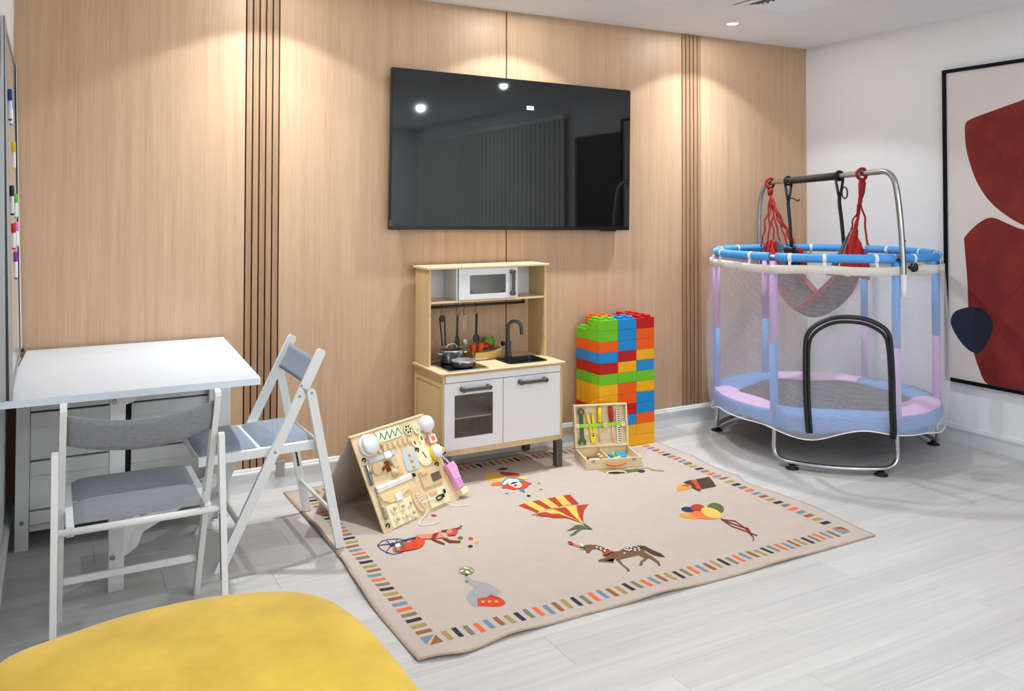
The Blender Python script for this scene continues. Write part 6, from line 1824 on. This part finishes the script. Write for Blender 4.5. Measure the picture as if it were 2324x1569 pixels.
# safety net with uv in metres, hems, zip door
def net_bot(th): return .205 + .024 * math.cos(R(th * 5 - 145)) + .012 * math.cos(R(th * 9 + 40))
def net_r(th, f):
    bulge = .020 * math.sin(math.pi * min(1, f * 1.0)) + .035 * (1 - f) * (f ** .25)
    pleat = .0065 * math.sin(R(th * 22)) * (.3 + f) + .005 * math.sin(R(th * 9 + 30))
    return .649 + bulge * .8 + pleat
mb = MB(); uvl = mb.bm.loops.layers.uv.new('UVMap')
NT, NZ = 216, 16
V_ = []
for i in range(NT + 1):
    th = i * 360 / NT
    rowv = []
    for j in range(NZ + 1):
        f = j / NZ
        z = net_bot(th) + (1.085 - net_bot(th)) * f
        rowv.append((mb.bm.verts.new(pol(th, net_r(th, f), z)), (R(th) * .65, z)))
    V_.append(rowv)
for i in range(NT):
    for j in range(NZ):
        q = (V_[i][j], V_[i + 1][j], V_[i + 1][j + 1], V_[i][j + 1])
        fc_ = mb.bm.faces.new([x[0] for x in q]); fc_.smooth = True
        for lp_, x in zip(fc_.loops, q): lp_[uvl].uv = x[1]
bmesh.ops.remove_doubles(mb.bm, verts=list(mb.bm.verts), dist=1e-5)
net = trp('safety_net', mb, 'net')
def hem(u, v):
    th = 360 * u
    return pol(th, net_r(th, 1.0) + .002, 1.046 + .046 * v + .004 * math.sin(R(th * 7)))
part(net, 'top_hem', MB().solid_grid(hem, 144, 2, .003), 'hem_cream', world=True)
part(net, 'bottom_hem', MB().tube([pol(i * 360 / 180, net_r(i * 2, 0.0) + .001, net_bot(i * 2)) for i in range(180)], .0036, 6, closed=True), 'tie_white', world=True)
zpts = [(214.5, .215), (213.8, .36), (213.6, .52), (213.8, .68), (215.2, .745), (219, .79), (225, .822), (232, .832), (239, .822), (245, .792), (248.5, .75), (249.6, .68), (250.4, .52), (251.0, .36), (252.5, .20)]
def zsurf(th, z, off):
    f = (z - net_bot(th)) / (1.085 - net_bot(th))
    return pol(th, net_r(th, max(0, min(1, f))) + off, z)
zl = smoothpts([(a, b, 0) for a, b in zpts], 5)
zpart = part(net, 'door_zip', MB().tube([zsurf(p.x, p.y, .008) for p in zl], .0115, 8), 'black_plastic', world=True, label='black arched zip of the net door')
part(zpart, 'zip_tape', MB().tube([zsurf(233 + (p.x - 233) * .925, .215 + (p.y - .215) * .958, .0065) for p in zl], .0085, 8), 'strap_black', world=True)
# hanging bar across the top
BD = Vector((math.cos(R(79)), math.sin(R(79)), 0))
BN = Vector((-BD.y, BD.x, 0))
def bs(s_, z, n_=0.0): return Vector((TC.x, TC.y, 0)) + BD * s_ + BN * n_ + Vector((0, 0, z))
def barz(s_): return 1.597 - .032 * (s_ + .47) / 1.0
bp_ = [bs(-.652, .98), bs(-.648, 1.15), bs(-.63, 1.36), bs(-.602, 1.52), bs(-.57, 1.575), bs(-.52, 1.597)] + [bs(-.45 + .95 * q / 8, barz(-.45 + .95 * q / 8)) for q in range(9)] + [bs(.555, 1.552), bs(.605, 1.515), bs(.64, 1.42), bs(.652, 1.2), bs(.652, .98)]
ubar = trp('hanging_bar', MB().tube(smoothpts(bp_, 3), .0155, 12), 'galvanised')
part(ubar, 'grip', MB().tube([bs(-.155, barz(-.155)), bs(.30, barz(.30))], .0225, 14), 'grip_foam', world=True)
kn = pol(262.5, .672, 1.088)
part(ubar, 'clamp_knob', MB().lathe([(.008, -.02), (.008, .0), (.024, .001), (.026, .008), (.024, .018), (.012, .021)], c=kn, n=16, M=Vector((.9, -.35, 0)).to_track_quat('Z', 'Y').to_matrix()), 'black_plastic', world=True)
for z in (1.125, 1.165, 1.225):
    part(ubar, 'adjust_hole', MB().lathe([(.006, 0), (.006, .002)], c=bs(-.6475, z) + Vector((.0145, -.002, 0)), n=10, M=Vector((1, -.15, 0)).to_track_quat('Z', 'Y').to_matrix()), 'black_plastic', world=True)
part(ubar, 'lower_sleeve', MB().tube([bs(-.653, .93), bs(-.652, 1.05)], .0165, 12), 'tie_white', world=True)

# the cloth swing hung from the bar
sw = Thing('cloth_swing', 'red and navy cloth baby swing hanging inside the trampoline net', 'swing', tuple(bs(-.02, .76)))
def swp(name, mb, m, label=None): return part(sw, name, mb, m, world=True, label=label)
SR, SL = -.345, .525
def ring_hook(s_, label):
    z = barz(s_)
    mb = MB().tube([bs(s_ + .004 * math.cos(t * 2), z - .004 + .031 * math.sin(t), .031 * math.cos(t)) for t in [2 * math.pi * q / 18 for q in range(18)]], .0095, 8, closed=True)
    return mb
for s_ in (SR, SL): swp('rope_ring', ring_hook(s_, ''), 'rope_red')
def rope(p0, p1, r, wig=.006, n=10, seed=0):
    rnd_ = random.Random(seed)
    P = []
    for k in range(n + 1):
        f = k / n
        w_ = wig * math.sin(math.pi * f)
        P.append(p0.lerp(p1, f) + Vector((rnd_.uniform(-w_, w_), rnd_.uniform(-w_, w_), 0)))
    return MB().tube(smoothpts(P, 2), r, 6)
zr_, zl_ = barz(SR) - .035, barz(SL) - .035
# right bundle
swp('knot', MB().tube([bs(SR, zr_ + .005), bs(SR, zr_ - .02), bs(SR + .004, zr_ - .07), bs(SR + .01, zr_ - .10)], .02, 10, radii=[.012, .021, .017, .012]), 'rope_red')
for k, (s1, z1, n1) in enumerate(((-.265, 1.275, -.01), (-.262, 1.275, .01), (-.30, 1.225, .02), (-.315, 1.21, .03), (-.295, 1.22, .0), (-.365, 1.19, -.02))):
    swp('rope', rope(bs(SR + .002 * k, zr_ - .06, .004 * (k - 2)), bs(s1, z1, n1), .0052, .008, seed=k), 'rope_red')
# left bundle
swp('knot', MB().tube([bs(SL, zl_ + .005), bs(SL, zl_ - .02), bs(SL, zl_ - .05)], .02, 10, radii=[.012, .02, .014]), 'rope_red')
for k, (s1, z1, n1) in enumerate(((.56, 1.14, .05), (.53, 1.16, .02), (.49, 1.19, .0), (.45, 1.16, -.02), (.36, 1.16, -.05), (.345, 1.17, -.055), (.40, 1.15, -.04))):
    swp('rope', rope(bs(SL, zl_ - .035, .003 * (k - 3)), bs(s1, z1, n1), .0052 if k != 4 else .009, .010, seed=20 + k), 'rope_red')
# black straps
for (s_, z_end, s_end, nm) in ((-.155, 1.18, -.19, 0), (.33, 1.15, .30, 1)):
    z = barz(s_)
    swp('black_strap', MB().tube([bs(s_ + .004 * math.cos(t), z + .026 * math.sin(t), .026 * math.cos(t)) for t in [2 * math.pi * q / 14 for q in range(14)]], .0075, 6, closed=True), 'strap_black')
    swp('black_strap', MB().tube([bs(s_ - .018, z - .02, -.012), bs(s_ - .004, z - .10, -.006), bs(s_, z - .135)], .008, 8), 'strap_black')
    swp('black_strap', MB().tube([bs(s_ + .018, z - .02, .012), bs(s_ + .004, z - .10, .006), bs(s_, z - .135)], .008, 8), 'strap_black')
    swp('black_strap', MB().tube(smoothpts([bs(s_, z - .13), bs(s_ + .001, z - .16), bs((s_ + s_end) / 2, z - .27), bs(s_end, z_end)], 3), .0105, 8), 'strap_black')
    if nm == 0:
        swp('strap_loop', MB().tube([bs(s_ - .045 + .024 * math.cos(t), z - .10 + .034 * math.sin(t)) for t in [2 * math.pi * q / 14 for q in range(14)]], .004, 6, closed=True), 'strap_black')
    else:
        swp('strap_tail', MB().tube(smoothpts([bs(s_, z - .115), bs(s_ - .05, z - .112), bs(s_ - .09, z - .128), bs(s_ - .115, z - .12)], 4), .0042, 6), 'strap_black')
swp('buckle', MB().box(-.03, .03, -.018, .018, -.025, .025, .006, Matrix.Translation(bs(.30, 1.125)) @ Matrix.Rotation(R(20), 4, 'Z')), 'black_plastic')
# folded cloth panels at the top corners
def panel(name, quad_, m_, bulge=.012, th=.004):
    a, b, c, d_ = quad_
    def f(u, v):
        p = (a * (1 - u) + b * u) * (1 - v) + (d_ * (1 - u) + c * u) * v
        return p + Vector((math.cos(R(259)), math.sin(R(259)), 0)) * .0 + Vector((-.35, -.94, 0)) * bulge * math.sin(math.pi * u) * math.sin(math.pi * v)
    return swp(name, MB().solid_grid(f, 10, 10, th), m_)
panel('cloth_wing', (bs(-.255, 1.285, -.01), bs(-.30, 1.20, -.03), bs(-.30, 1.00, -.05), bs(-.11, 1.02, -.02)), 'cloth_red', .03)
panel('cloth_wing', (bs(-.30, 1.20, -.03), bs(-.335, 1.12, -.02), bs(-.36, 1.0, -.02), bs(-.27, 1.0, -.045)), 'cloth_red_dark', .02)
panel('cloth_wing', (bs(-.345, 1.18, .0), bs(-.395, 1.12, .0), bs(-.40, 1.0, .0), bs(-.33, 1.0, -.01)), 'cloth_red_dark', .02)
panel('cloth_edge', (bs(-.255, 1.28, .002), bs(-.245, 1.26, .01), bs(-.07, 1.0, .03), bs(-.12, 1.0, .01)), 'cloth_grey', .01)
panel('cloth_wing', (bs(.60, 1.16, .0), bs(.53, 1.19, -.02), bs(.50, 1.0, -.05), bs(.575, 1.0, -.02)), 'cloth_red', .03)
panel('cloth_wing', (bs(.54, 1.17, -.02), bs(.46, 1.19, -.03), bs(.44, 1.0, -.05), bs(.53, 1.0, -.05)), 'cloth_red_dark', .03)
panel('cloth_wing', (bs(.46, 1.20, .0), bs(.41, 1.17, .0), bs(.38, 1.0, -.03), bs(.46, 1.0, -.03)), 'cloth_grey', .02)
panel('cloth_wing', (bs(.38, 1.14, .0), bs(.26, 1.16, .0), bs(.25, 1.0, -.03), bs(.38, 1.0, -.03)), 'cloth_navy', .03)
panel('cloth_wing', (bs(.28, 1.14, -.02), bs(.22, 1.15, -.02), bs(.20, 1.0, -.05), bs(.27, 1.0, -.05)), 'cloth_red_dark', .03)
# hammock body: a hanging u of cloth, three lengthwise strips
def ham(u, v):
    f = 2 * u - 1                                  # -1 right end, +1 left end
    s_ = -.235 + .33 * 0 + (.39 - -.235) * u if False else (-.235 + .625 * u)
    s_mid = 2 * u - 1
    z = 1.02 - .235 * (1 - abs(s_mid) ** 1.6)
    wd = .16 * (.55 + .45 * (1 - s_mid * s_mid))
    sag = .075 * (1 - v * v) * (1 - .5 * abs(s_mid))
    return bs(s_, z - sag + .02, wd * v)
for (v0, v1, m_) in ((-1, -.8, 'cloth_red_dark'), (-.8, .8, 'sling_lining'), (.8, 1, 'cloth_red_dark')):
    swp('hammock_strip', MB().solid_grid(lambda u, v, v0=v0, v1=v1: ham(u, v0 + (v1 - v0) * v), 28, 6, .004), m_)
for k, (a, b, m_) in enumerate(((bs(-.30, 1.0, -.05), ham(.0, -.9), 'cloth_red'), (bs(.46, 1.0, -.03), ham(1.0, -.9), 'cloth_red'))):
    c = b + Vector((0, 0, -.05)); 
    panel('cloth_side', (a, a + Vector((.0, .10, 0)), b + Vector((0, .12, .02)), b), m_, .0)
